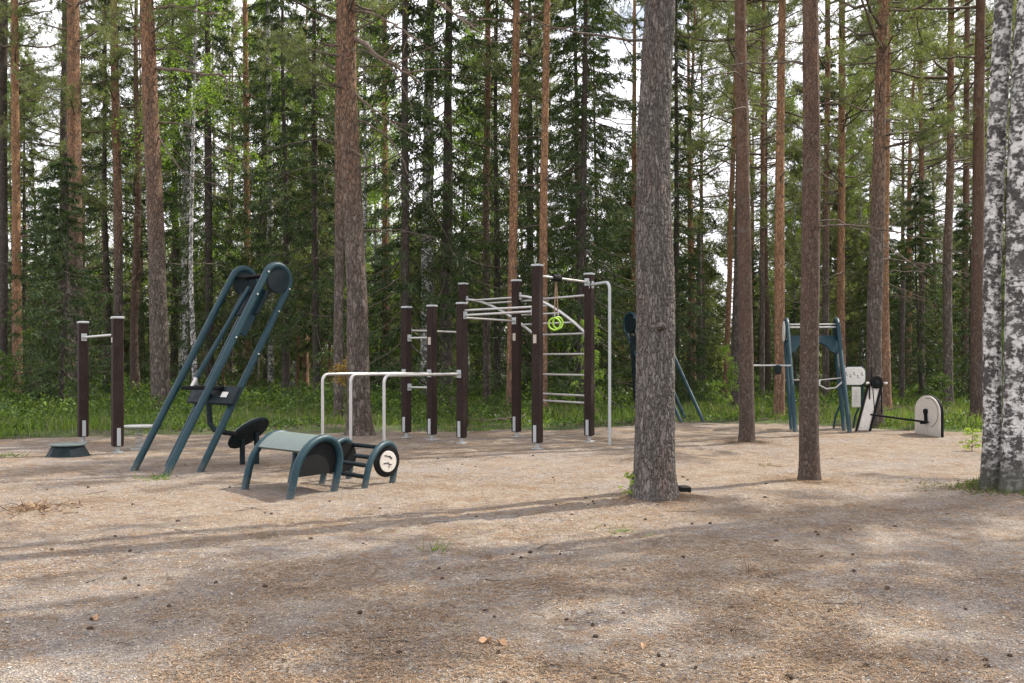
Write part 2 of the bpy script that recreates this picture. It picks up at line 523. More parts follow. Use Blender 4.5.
def scatter(n, y0, y1, spread=.56, extra=1.5, power=1.6):
    """points thinning with distance, in a wide wedge in front"""
    u = rng.random(n)
    k = 1 - power
    y = (y0 ** k + u * (y1 ** k - y0 ** k)) ** (1 / k)
    x = (rng.random(n) * 2 - 1) * (spread * y + extra)
    return x, y


def pebbles(n):
    x, y = scatter(n, 3.6, 17, power=1.9)
    keep = edge_s(x, y) > .1; x = x[keep]; y = y[keep]; n = len(x)
    r = .0022 + .0042 * rng.random(n) ** 2.5 + .00025 * y
    base = np.array([[1, 0, 0], [0, 1, 0], [-1, 0, 0], [0, -1, 0], [0, 0, .7], [0, 0, -.6]])
    a = rng.random(n) * T2; ca, sa = np.cos(a), np.sin(a)
    B = base[None] * (.6 + .8 * rng.random((n, 6, 1)))
    B = B * np.stack([r * (1 + .6 * rng.random(n)), r, r * .8], 1)[:, None]
    Vx = B[..., 0] * ca[:, None] - B[..., 1] * sa[:, None]; Vy = B[..., 0] * sa[:, None] + B[..., 1] * ca[:, None]
    z = hgt(x, y)
    V = np.stack([Vx + x[:, None], Vy + y[:, None], B[..., 2] + (z + r * .25)[:, None]], -1).reshape(-1, 3)
    f = np.array([[0, 1, 4], [1, 2, 4], [2, 3, 4], [3, 0, 4]])
    Fc = (f[None] + (np.arange(n) * 6)[:, None, None]).reshape(-1, 3)
    return npmesh('pebbles', V, Fc, M['pebble'])


tag(obj('pebbles', pebbles(90000)), 'small grey and beige pebbles scattered over the gravel', 'pebbles', kind='stuff')


def litter(n):
    x, y = scatter(n * 2, 3.6, 19, power=1.7)
    dens = vnoise(x, y, .9, 11) * .6 + vnoise(x, y, .25, 12) * .4
    keep = (edge_s(x, y) > -.1) & (dens > .40 + .25 * rng.random(len(x))); x = x[keep][:n]; y = y[keep][:n]; n = len(x)
    tx_ = []
    for cx0, cy0 in ((1.38, 9.6), (3.35, 11.2), (3.87, 16.4), (4.95, 10.0)):
        rr_ = .16 + np.abs(rng.normal(size=3200)) * .22; aa_ = rng.random(3200) * T2; tx_.append(np.stack([cx0 + rr_ * np.cos(aa_), cy0 + rr_ * np.sin(aa_)], 1))
    tx_ = np.concatenate(tx_); x = np.append(x, tx_[:, 0]); y = np.append(y, tx_[:, 1]); n = len(x)
    L = .014 + .026 * rng.random(n); wd = .0005 + .0007 * rng.random(n) + .00016 * y
    a = rng.random(n) * T2; t = (rng.random(n) - .5) * .35
    dx, dy, dz = np.cos(a) * np.cos(t), np.sin(a) * np.cos(t), np.sin(t)
    z = hgt(x, y) + .003 + .006 * rng.random(n)
    c = np.stack([x, y, z], 1); dv = np.stack([dx, dy, dz], 1) * (L / 2)[:, None]; sv = np.stack([-dy, dx, np.zeros(n)], 1) * wd[:, None]
    V = np.stack([c - dv - sv, c - dv + sv, c + dv + sv, c + dv - sv], 1).reshape(-1, 3)
    return npmesh('needle_litter', V, np.arange(n * 4).reshape(-1, 4), M['litter'])


tag(obj('needle_litter', litter(120000)), 'brown fallen pine needles strewn over the gravel', 'needle litter', kind='stuff')


# ------------------------------------------------------------------ vegetation meshes
def tris_cloud(c, d, L, wd, bend=0.0):
    """thin triangles starting at c along d"""
    n = len(c)
    d = d / (np.linalg.norm(d, axis=1)[:, None] + 1e-9)
    r = rng.normal(size=(n, 3)); s = np.cross(d, r); s /= (np.linalg.norm(s, axis=1)[:, None] + 1e-9)
    L = np.broadcast_to(L, (n,))[:, None]; wd = np.broadcast_to(wd, (n,))[:, None]
    return np.stack([c - s * wd / 2, c + s * wd / 2, c + d * L], 1).reshape(-1, 3)


def leaves_cloud(c, size, droop=.4):
    n = len(c)
    d = rng.normal(size=(n, 3)); d[:, 2] -= droop; d /= np.linalg.norm(d, axis=1)[:, None]
    s = np.cross(d, rng.normal(size=(n, 3))); s /= np.linalg.norm(s, axis=1)[:, None]
    L = (size * (.7 + .6 * rng.random(n)))[:, None] if np.isscalar(size) else (size * (.7 + .6 * rng.random(n)))[:, None]
    return np.stack([c, c + d * L * .5 + s * L * .36, c + d * L, c + d * L * .5 - s * L * .36], 1).reshape(-1, 3)


def tube_batch(paths, radii, sides):
    """paths (n,m,3), radii (n,m)"""
    n, m, _ = paths.shape
    t = np.gradient(paths, axis=1); t /= (np.linalg.norm(t, axis=2)[..., None] + 1e-9)
    ref = np.array([.31, .17, .94]); u = np.cross(t, ref); u /= (np.linalg.norm(u, axis=2)[..., None] + 1e-9); v = np.cross(t, u)
    a = np.arange(sides) * T2 / sides
    V = paths[:, :, None] + radii[:, :, None, None] * (np.cos(a)[None, None, :, None] * u[:, :, None] + np.sin(a)[None, None, :, None] * v[:, :, None])
    V = V.reshape(-1, 3)
    b = (np.arange(n) * m * sides)[:, None, None]; i = (np.arange(m - 1) * sides)[None, :, None]; j = np.arange(sides)[None, None]
    j2 = (j + 1) % sides
    Q = np.stack([b + i + j, b + i + j2, b + i + sides + j2, b + i + sides + j], -1).reshape(-1, 4)
    return V, Q


def merge(parts):
    V = []; Q = []; n = 0
    for v, q in parts:
        V.append(v); Q.append(q + n); n += len(v)
    return np.concatenate(V), np.concatenate(Q)


def gen_pine(seed, H=20., cb=8., R=2.4, nl=48, tw=11, tf=7, nd=9, needle=.10, nw=.017, dead=22, deadz=2.6):
    global rng
    keep = rng; rng = np.random.default_rng(seed)
    m = 7; t = np.linspace(0, 1, m)
    z0 = cb + (H - cb) * rng.random(nl) ** .85 * .97
    rel = (z0 - cb) / (H - cb)
    L = R * (np.clip(1.15 * (1 - rel) ** .6, .2, 1)) * (.55 + .6 * rng.random(nl)) * np.clip(.55 + rel * 3, 0, 1)
    az = rng.random(nl) * T2; up = .1 + .5 * rel + .25 * (rng.random(nl) - .3)
    curve = (rng.random(nl) - .3) * .35
    path = np.zeros((nl, m, 3)); a2 = az[:, None] + (rng.random(nl) - .5)[:, None] * .9 * t[None] ** 1.5
    path[..., 0] = np.cumsum(np.cos(a2), 1) / m * L[:, None]; path[..., 1] = np.cumsum(np.sin(a2), 1) / m * L[:, None]
    path[..., 2] = z0[:, None] + L[:, None] * (up[:, None] * t + curve[:, None] * t ** 2) + rng.normal(size=(nl, m)) * .03
    path[:, 0, :2] = 0
    rad = (.012 + .010 * L)[:, None] * (1 - .8 * t)[None]
    parts = [tube_batch(path, rad, 4)]
    # twigs
    li = np.repeat(np.arange(nl), tw); tt = np.clip(.3 + .72 * rng.random(nl * tw), 0, .999)
    fi = tt * (m - 1); i0 = fi.astype(int); fr = (fi - i0)[:, None]
    P0 = path[li, i0] * (1 - fr) + path[li, np.minimum(i0 + 1, m - 1)] * fr
    dirm = path[li, np.minimum(i0 + 1, m - 1)] - path[li, i0]; dirm /= np.linalg.norm(dirm, axis=1)[:, None] + 1e-9
    td = dirm * .7 + rng.normal(size=(len(li), 3)) * np.array([.6, .6, .35]) + np.array([0, 0, .2])
    td /= np.linalg.norm(td, axis=1)[:, None]
    tl = (.25 + .45 * rng.random(len(li))) * (.5 + .25 * L[li])
    mt = 4; s = np.linspace(0, 1, mt)
    tp = P0[:, None] + td[:, None] * (tl[:, None] * s)[..., None]; tp[..., 2] += (s ** 2 * .12)[None]
    parts.append(tube_batch(tp, np.full((len(li), 1), .006) * (1.1 - s)[None], 3))
    # tufts of needles
    ti = np.repeat(np.arange(len(li)), tf); q = .25 + .8 * rng.random(len(ti))
    c = P0[ti] + td[ti] * (tl[ti] * q)[:, None] + rng.normal(size=(len(ti), 3)) * .06; c[:, 2] += q ** 2 * .12
    ni = np.repeat(np.arange(len(ti)), nd)
    nd_ = td[ti][ni] * .7 + rng.normal(size=(len(ni), 3)) * .75 + np.array([0, 0, .25])
    needles = tris_cloud(c[ni] + rng.normal(size=(len(ni), 3)) * .02, nd_, needle * (.7 + .6 * rng.random(len(ni))), nw)
    # dead branches under the crown
    if dead:
        z = deadz + (cb + 2 - deadz) * rng.random(dead) ** .8; az = rng.random(dead) * T2; Ld = .25 + 1.5 * rng.random(dead) ** 1.6
        p = np.zeros((dead, m, 3)); a3 = az[:, None] + (rng.random(dead) - .5)[:, None] * 1.2 * t[None]
        p[..., 0] = np.cos(a3) * Ld[:, None] * t; p[..., 1] = np.sin(a3) * Ld[:, None] * t
        p[..., 2] = z[:, None] + Ld[:, None] * ((rng.random(dead) * .5 - .1)[:, None] * t - (.5 * rng.random(dead))[:, None] * t ** 2) + rng.normal(size=(dead, m)) * .02
        parts.append(tube_batch(p, (.008 + .006 * Ld)[:, None] * (1 - .75 * t)[None], 4))
        k = 5; di = np.repeat(np.arange(dead), k); ii = rng.integers(2, m, len(di)); b0 = p[di, ii]
        dv = p[di, ii] - p[di, ii - 1]; dv /= np.linalg.norm(dv, axis=1)[:, None] + 1e-9
        dv = dv + rng.normal(size=dv.shape) * .6; tl2 = .12 + .4 * rng.random(len(di)) * Ld[di]
        tp = b0[:, None] + dv[:, None] * (tl2[:, None] * s)[..., None]
        parts.append(tube_batch(tp, np.full((len(di), 1), .004) * (1.1 - s)[None], 3))
    V, Q = merge(parts)
    rng = keep
    return npmesh('pine_branches', V, Q, M['twig']), npmesh('pine_crown', needles, np.arange(len(needles)).reshape(-1, 3), M['pine_needle'])


def gen_spruce(seed, H=17., cb=1.2, R=2.3, nl=135, tw=11, per=5, tl_=.15, twd=.036):
    global rng
    keep = rng; rng = np.random.default_rng(seed)
    m = 6; t = np.linspace(0, 1, m)
    z0 = cb + (H - cb - .2) * (np.arange(nl) + rng.random(nl)) / nl
    rel = (z0 - cb) / (H - cb)
    L = (R * (1 - rel) ** .8 + .15) * (.55 + .6 * rng.random(nl))
    az = np.arange(nl) * 2.4 + rng.random(nl) * 1.2
    droop = .15 + .45 * (1 - rel) + .2 * rng.random(nl)
    path = np.zeros((nl, m, 3))
    path[..., 0] = np.cos(az)[:, None] * L[:, None] * t; path[..., 1] = np.sin(az)[:, None] * L[:, None] * t
    path[..., 2] = z0[:, None] + L[:, None] * (-droop[:, None] * t * 1.3 + droop[:, None] * t ** 2 * .9)
    parts = [tube_batch(path, (.006 + .008 * L)[:, None] * (1 - .8 * t)[None], 3)]
    li = np.repeat(np.arange(nl), tw * 2); side = np.tile([1, -1], nl * tw); tt = .12 + .88 * rng.random(len(li))
    P0 = np.zeros((len(li), 3)); P0[:, 0] = np.cos(az)[li] * L[li] * tt; P0[:, 1] = np.sin(az)[li] * L[li] * tt
    P0[:, 2] = z0[li] + L[li] * (-droop[li] * tt * 1.3 + droop[li] * tt ** 2 * .9)
    a = az[li] + side * (.5 + .5 * rng.random(len(li)))
    td = np.stack([np.cos(a), np.sin(a), -.25 - .9 * rng.random(len(li)) * (1 - rel[li] * .6)], 1); td /= np.linalg.norm(td, axis=1)[:, None]
    tl = (.15 + .26 * L[li] * (1.05 - tt * .75)) * (.6 + .7 * rng.random(len(li)))
    ti = np.repeat(np.arange(len(li)), per); q = np.tile((np.arange(per) + .5) / per, len(li)) + .1 * (rng.random(len(ti)) - .5)
    c = P0[ti] + td[ti] * (tl[ti] * q)[:, None]
    dirs = td[ti] * .8 + rng.normal(size=(len(ti), 3)) * .5
    n1 = tris_cloud(c, dirs, tl_ * (.6 + .8 * rng.random(len(ti))), twd)
    c2 = P0[ti] + td[ti] * (tl[ti] * q)[:, None]; d2 = td[ti] * .5 + rng.normal(size=(len(ti), 3)) * .5 + np.array([0, 0, -.7])
    n2 = tris_cloud(c2, d2, tl_ * (.6 + .9 * rng.random(len(ti))), twd * .8)
    V, Q = merge(parts); nn = np.concatenate([n1, n2])
    rng = keep
    return npmesh('spruce_branches', V, Q, M['twig']), npmesh('spruce_crown', nn, np.arange(len(nn)).reshape(-1, 3), M['spruce_needle'])


def gen_birch(seed, H=16., cb=4., R=2.2, nl=46, tw=9, lf=26, size=.065, leaf='birch_leaf', hang=1.0):
    global rng
    keep = rng; rng = np.random.default_rng(seed)
    m = 6; t = np.linspace(0, 1, m)
    z0 = cb + (H - cb - .3) * rng.random(nl); rel = (z0 - cb) / (H - cb)
    L = R * (1.05 - rel * .8) * (.5 + .6 * rng.random(nl)); az = rng.random(nl) * T2
    path = np.zeros((nl, m, 3))
    path[..., 0] = np.cos(az)[:, None] * L[:, None] * t; path[..., 1] = np.sin(az)[:, None] * L[:, None] * t
    path[..., 2] = z0[:, None] + L[:, None] * (1.0 * t - .55 * t ** 2) + rng.normal(size=(nl, m)) * .04 * H / 16
    parts = [tube_batch(path, (.006 + .008 * L)[:, None] * (1 - .8 * t)[None], 4)]
    li = np.repeat(np.arange(nl), tw); tt = .25 + .74 * rng.random(len(li)); fi = tt * (m - 1); i0 = fi.astype(int); fr = (fi - i0)[:, None]
    P0 = path[li, i0] * (1 - fr) + path[li, i0 + 1] * fr
    a = az[li] + rng.normal(size=len(li)) * .9
    out_ = (.15 + .35 * rng.random(len(li))) * (L[li] / 2 + .2); dn = (.25 + .9 * rng.random(len(li))) * hang
    s = np.linspace(0, 1, 5)
    tp = np.zeros((len(li), 5, 3)); tp[..., 0] = P0[:, :1] + (np.cos(a) * out_)[:, None] * s; tp[..., 1] = P0[:, 1:2] + (np.sin(a) * out_)[:, None] * s
    tp[..., 2] = P0[:, 2:] - dn[:, None] * s ** 1.7
    parts.append(tube_batch(tp, np.full((len(li), 1), .0035) * (1.1 - s)[None], 3))
    ti = np.repeat(np.arange(len(li)), lf); q = rng.random(len(ti)) ** .8
    c = np.stack([P0[ti, 0] + np.cos(a)[ti] * out_[ti] * q, P0[ti, 1] + np.sin(a)[ti] * out_[ti] * q, P0[ti, 2] - dn[ti] * q ** 1.7], 1)
    c += rng.normal(size=c.shape) * .05 * (H / 16) ** .5
    lv = leaves_cloud(c, size)
    V, Q = merge(parts)
    rng = keep
    return npmesh('birch_branches', V, Q, M['twig']), npmesh('birch_crown', lv, np.arange(len(lv)).reshape(-1, 4), M[leaf])


def bark_trunk(z, cx, cy, r, sides, plates=None, seed=0):
    """trunk skin; plates = (cells round, cell height, depth) carves real bark plates"""
    n = len(z); a = np.arange(sides) * T2 / sides
    A, Z = np.meshgrid(a, z); Rr = np.repeat(r[:, None], sides, 1)
    Rr = Rr * (1 + .05 * (vnoise(np.cos(A) * 3 + seed * 7, Z * 1.2 + np.sin(A) * 3, 1.0, seed) - .5) * 2)
    flare = np.exp(-Z / .16)[:, :] * (.12 + .22 * vnoise(np.cos(A) * 2.2, np.sin(A) * 2.2, .7, seed + 3))
    Rr = Rr * (1 + flare * np.clip(1, 0, 1))
    if plates:
        nc, ch, dep = plates
        # warp
        ww = (vnoise(A * nc / T2, Z / ch, .8, seed + 11) - .5) * .9
        gu = A / T2 * nc + ww; gv = Z / ch + (vnoise(A * nc / T2, Z / ch, .6, seed + 12) - .5) * .9
        f1 = np.full(gu.shape, 9.); f2 = np.full(gu.shape, 9.); cid = np.zeros(gu.shape)
        iu = np.floor(gu).astype(int); iv = np.floor(gv).astype(int)
        for du in (-1, 0, 1):
            for dv in (-1, 0, 1):
                cu = iu + du; cv = iv + dv; cuw = cu % nc
                h = ((cuw * 374761393 + cv * 668265263 + seed * 97) & 0x7fffffff); h = (h ^ (h >> 13)) * 1274126177 & 0x7fffffff
                ju = ((h & 1023) / 1023.) * .9 + .05; jv = (((h >> 10) & 1023) / 1023.) * .9 + .05; ih = ((h >> 5) & 255) / 255.
                d = np.hypot(gu - cu - ju, (gv - cv - jv))
                nf = d < f1; f2 = np.where(nf, f1, np.minimum(f2, d)); cid = np.where(nf, ih, cid); f1 = np.minimum(f1, d)
        e = np.clip((f2 - f1) / .38, 0, 1)
        Rr = Rr + dep * (e ** .6 - .6) + dep * .55 * (cid - .5) + dep * .35 * (vnoise(A * nc * 3, Z / ch * 6, 1, seed + 5) - .5)
    V = np.stack([cx[:, None] + np.cos(A) * Rr, cy[:, None] + np.sin(A) * Rr, Z], -1).reshape(-1, 3)
    i = np.arange(n - 1)[:, None] * sides + np.arange(sides)[None]; j = np.arange(n - 1)[:, None] * sides + (np.arange(sides)[None] + 1) % sides
    Q = np.stack([i, j, j + sides, i + sides], -1).reshape(-1, 4)
    return V, Q


PINE = [gen_pine(11, 21, 9.5, 2.5), gen_pine(12, 19, 7.5, 2.3), gen_pine(13, 20, 6.2, 2.6, nl=60), gen_pine(14, 18, 5.0, 2.5, nl=64, dead=14), gen_pine(15, 21, 8.0, 2.2, dead=30),
        gen_pine(16, 9, 1.6, 1.7, nl=70, tw=9, tf=6, nd=8, dead=0, nw=.02), gen_pine(17, 7, 1.0, 1.6, nl=64, tw=9, tf=6, nd=8, dead=0, nw=.02)]
PINE_H = [21, 19, 20, 18, 21, 9, 7]
SPR = [gen_spruce(21, 18, 1.0, 2.4), gen_spruce(22, 16, 2.0, 2.0, nl=120), gen_spruce(23, 19, 3.2, 2.3), gen_spruce(24, 6.5, .25, 1.35, nl=85, tw=9, tl_=.12, twd=.028)]
SPR_H = [18, 16, 19, 6.5]
BIR = [gen_birch(31, 17, 4.5, 2.2), gen_birch(32, 15, 3.0, 2.0, nl=52), gen_birch(33, 18, 7.0, 2.1)]
BIR_H = [17, 15, 18]
SAP = [gen_birch(41, 3.2, .5, 1.0, nl=22, tw=7, lf=14, size=.055, leaf='shrub_leaf', hang=.25),
       gen_birch(42, 2.0, .15, .9, nl=26, tw=7, lf=14, size=.05, leaf='shrub_leaf', hang=.15),
       gen_birch(43, 5.0, .8, 1.3, nl=34, tw=8, lf=16, size=.06, leaf='birch_leaf', hang=.4),
       gen_birch(44, 1.1, .05, .5, nl=20, tw=5, lf=9, size=.05, leaf='fresh_leaf', hang=.08),
       gen_birch(45, 1.7, .3, .5, nl=18, tw=5, lf=9, size=.05, leaf='rust_leaf', hang=.12)]
SAP_H = [3.2, 2.0, 5.0, 1.1, 1.7]


def plain_trunk(H, r0, m, seed, sides=10, top=.12):
    z = np.concatenate([[-.15], np.linspace(0, H, 16)])
    r = r0 * (1 - (1 - top) * np.clip(z / H, 0, 1) ** .9)
    cx = (vnoise(z, z * 0, 5, seed) - .5) * .25; cy = (vnoise(z, z * 0, 5, seed + 1) - .5) * .25
    cx -= cx[1]; cy -= cy[1]
    V, Q = bark_trunk(z, cx, cy, r, sides, None, seed)
    return npmesh('trunk', V, Q, m, True)


KIND = {'pine': (PINE, PINE_H), 'spruce': (SPR, SPR_H), 'birch': (BIR, BIR_H)}
CATN = {'pine': 'pine tree', 'spruce': 'spruce tree', 'birch': 'birch tree'}


def tree(kind, var, d, pts, label, m, H=None, crown=True, plates=None, group=None, by=None, rz=None, cscale=1.0, name=None, cat=None, res=None, limbs=True):
    """a tree whose trunk follows picture points (x, y, width) at distance d"""
    meshes, hs = KIND[kind]
    br, cw = meshes[var]
    H = H or hs[var] * cscale
    pts = sorted(pts, key=lambda p: -p[1])
    x0 = (pts[0][0] - 512) / F * d
    g = gz(x0, d)
    root = empty(name or kind + '_tree', (x0, d, g), label, cat or CATN[kind], group)
    zz = np.array([Zat(p[1], d) - g for p in pts]); xx = np.array([(p[0] - 512) / F * d - x0 for p in pts]); rr = np.array([p[2] / F * d / 2 for p in pts])
    zz[0] = 0
    slope = (xx[-1] - xx[0]) / (zz[-1] - zz[0]) if len(zz) > 1 and zz[-1] > zz[0] + .5 else 0
    sl = slope * .8; ztop = zz[-1]
    if H > ztop + .5:
        zz = np.append(zz, H); xx = np.append(xx, xx[-1] + sl * (H - ztop)); rr = np.append(rr, rr[-1] * (.22 if crown else .9))
    n = res[1] if res else 40
    z = np.concatenate([[-.15], np.linspace(0, min(H, zz[-1]), n)]) if not res else np.concatenate([[-.15], np.linspace(0, min(H, res[2]), n), np.linspace(res[2], H, 14)[1:] if H > res[2] else []])
    zi = np.clip(z, 0, None)
    cx = np.interp(zi, zz, xx); cx += (vnoise(z, z * 0 + d, 2.2, int(d)) - .5) * .03
    cy = (vnoise(z, z * 0, 4, int(abs(x0) * 10) + 5) - .5) * .12; cx -= cx[1]; cy -= cy[1]
    r = np.interp(zi, zz, rr)
    V, Q = bark_trunk(z, cx, cy, r, res[0] if res else 14, plates, int(abs(x0 * 13) + d))
    obj('trunk', npmesh('trunk', V, Q, m, True), root)
    if crown:
        tilt = math.atan(sl)
        R = Matrix.Rotation(tilt, 4, 'Y') @ Matrix.Rotation(rz if rz is not None else random.random() * T2, 4, 'Z') @ Matrix.Scale(cscale, 4)
        for nm, me in ((('branches', br),) if limbs else ()) + (('crown', cw),):
            o = obj(nm, me, root); o.matrix_local = Matrix.Translation((0, 0, 0)) @ R
    return root


# ------------------------------------------------------------------ traced trees
P5 = lambda *a: list(a)
# near trees with carved bark
t655 = tree('pine', 0, 9.6, [(654, 500, 41), (654, 470, 39), (655, 400, 38), (656, 300, 38), (654, 200, 34), (654, 130, 32), (658, 60, 30), (662, 0, 29)],
            'thick grey scaly pine trunk standing nearest the camera, knot on its bark', M["bark_grey"], plates=(34, .055, .0095), res=(300, 900, 6.0), H=19)
t810 = tree('pine', 4, 11.2, [(810, 480, 19.5), (809, 440, 18.5), (810, 300, 18), (811, 150, 16.5), (811, 0, 15)],
            'slim dark reddish brown pine rising from the open gravel in front of the teal frame', M['bark_red'], plates=(26, .03, .0028), res=(150, 420, 6.5))
t747 = tree('pine', 1, 16.4, [(747, 443, 15), (746, 300, 13.5), (744, 150, 12.5), (742, 0, 11)],
            'straight red brown pine on the gravel with thin dead side twigs', M['bark_red'], plates=(26, .035, .003), res=(110, 320, 8), H=21)
t360 = tree('pine', 2, 18.0, [(360, 434, 26), (359, 400, 22), (357, 300, 20), (352, 200, 18.5), (348, 100, 17), (346, 0, 16)],
            'stout pine behind the three parallel steel bars with long curved limbs', M['bark'], plates=(24, .10, .009), res=(120, 360, 9), H=20, rz=1.0)
t163 = tree('pine', 4, 23.0, [(163, 419, 21), (160, 380, 18), (156, 250, 16), (150, 100, 14.5), (146, 0, 13)],
            'tall leaning pine just left of the big slanted teal machine, upper bark reddish', M['bark'], plates=(22, .12, .009), res=(90, 260, 11), H=22)
t873 = tree('pine', 3, 20.2, [(875, 428, 16), (874, 350, 14.5), (876, 250, 13.5), (880, 120, 11.5), (884, 0, 10)],
            'leafy topped pine behind the slanted white pedal board', M['bark'], plates=(20, .10, .007), res=(80, 240, 9), H=18)
t978 = tree('pine', 1, 20.5, [(977, 424, 13), (977, 250, 11.5), (979, 100, 10), (980, 0, 9)],
            'straight dark pine just left of the two-stemmed white birch', M['bark_red'], res=(24, 80, 9))
t779 = tree('pine', 0, 22.5, [(779, 420, 11), (780, 250, 9.5), (781, 100, 8), (782, 0, 7)],
            'narrow orange brown pine just left of the upright teal frame', M['bark_orange'], res=(24, 80, 9))
# birch with two stems
birch = empty('birch_tree', (*G(997, 497), 0), 'white birch with two black-blotched stems at the right edge of the gravel', 'birch tree')
bx, by_ = G(997, 497); birch.location = (bx, by_, gz(bx, by_))
for k, (pts, dy) in enumerate(((((995, 497, 19), (996, 440, 17), (996, 300, 17), (999, 180, 17.5), (1004, 80, 17), (1008, 0, 17)), .08),
                               (((1007, 497, 22), (1009, 440, 21), (1012, 300, 22), (1014, 180, 22), (1019, 80, 23), (1026, 0, 23)), -.1))):
    zz = np.array([Zat(p[1], by_) for p in pts]); zz[0] = 0; xx = np.array([(p[0] - 512) / F * by_ - bx for p in pts]); rr = np.array([p[2] / F * by_ / 2 for p in pts])
    zz = np.append(zz, 15); xx = np.append(xx, xx[-1] + (.5 if k == 0 else .9)); rr = np.append(rr, .02)
    z = np.concatenate([[-.2], np.linspace(0, 6, 160), np.linspace(6, 15, 20)[1:]]); zi = np.clip(z, 0, None)
    cx = np.interp(zi, zz, xx); kr = np.ones(9) / 9
    cx[4:-4] = np.convolve(cx, kr, 'valid'); r = np.interp(zi, zz, rr)
    V, Q = bark_trunk(z, cx, np.full(len(z), dy), r, 72, (7, .16, .006), 40 + k)
    obj('trunk', npmesh('trunk', V, Q, M['birch'], True), birch)
for nm, me in zip(('branches', 'crown'), BIR[2]):
    o = obj(nm, me, birch); o.location = (.5, 0, 0); o.scale = (.9, .9, .9)

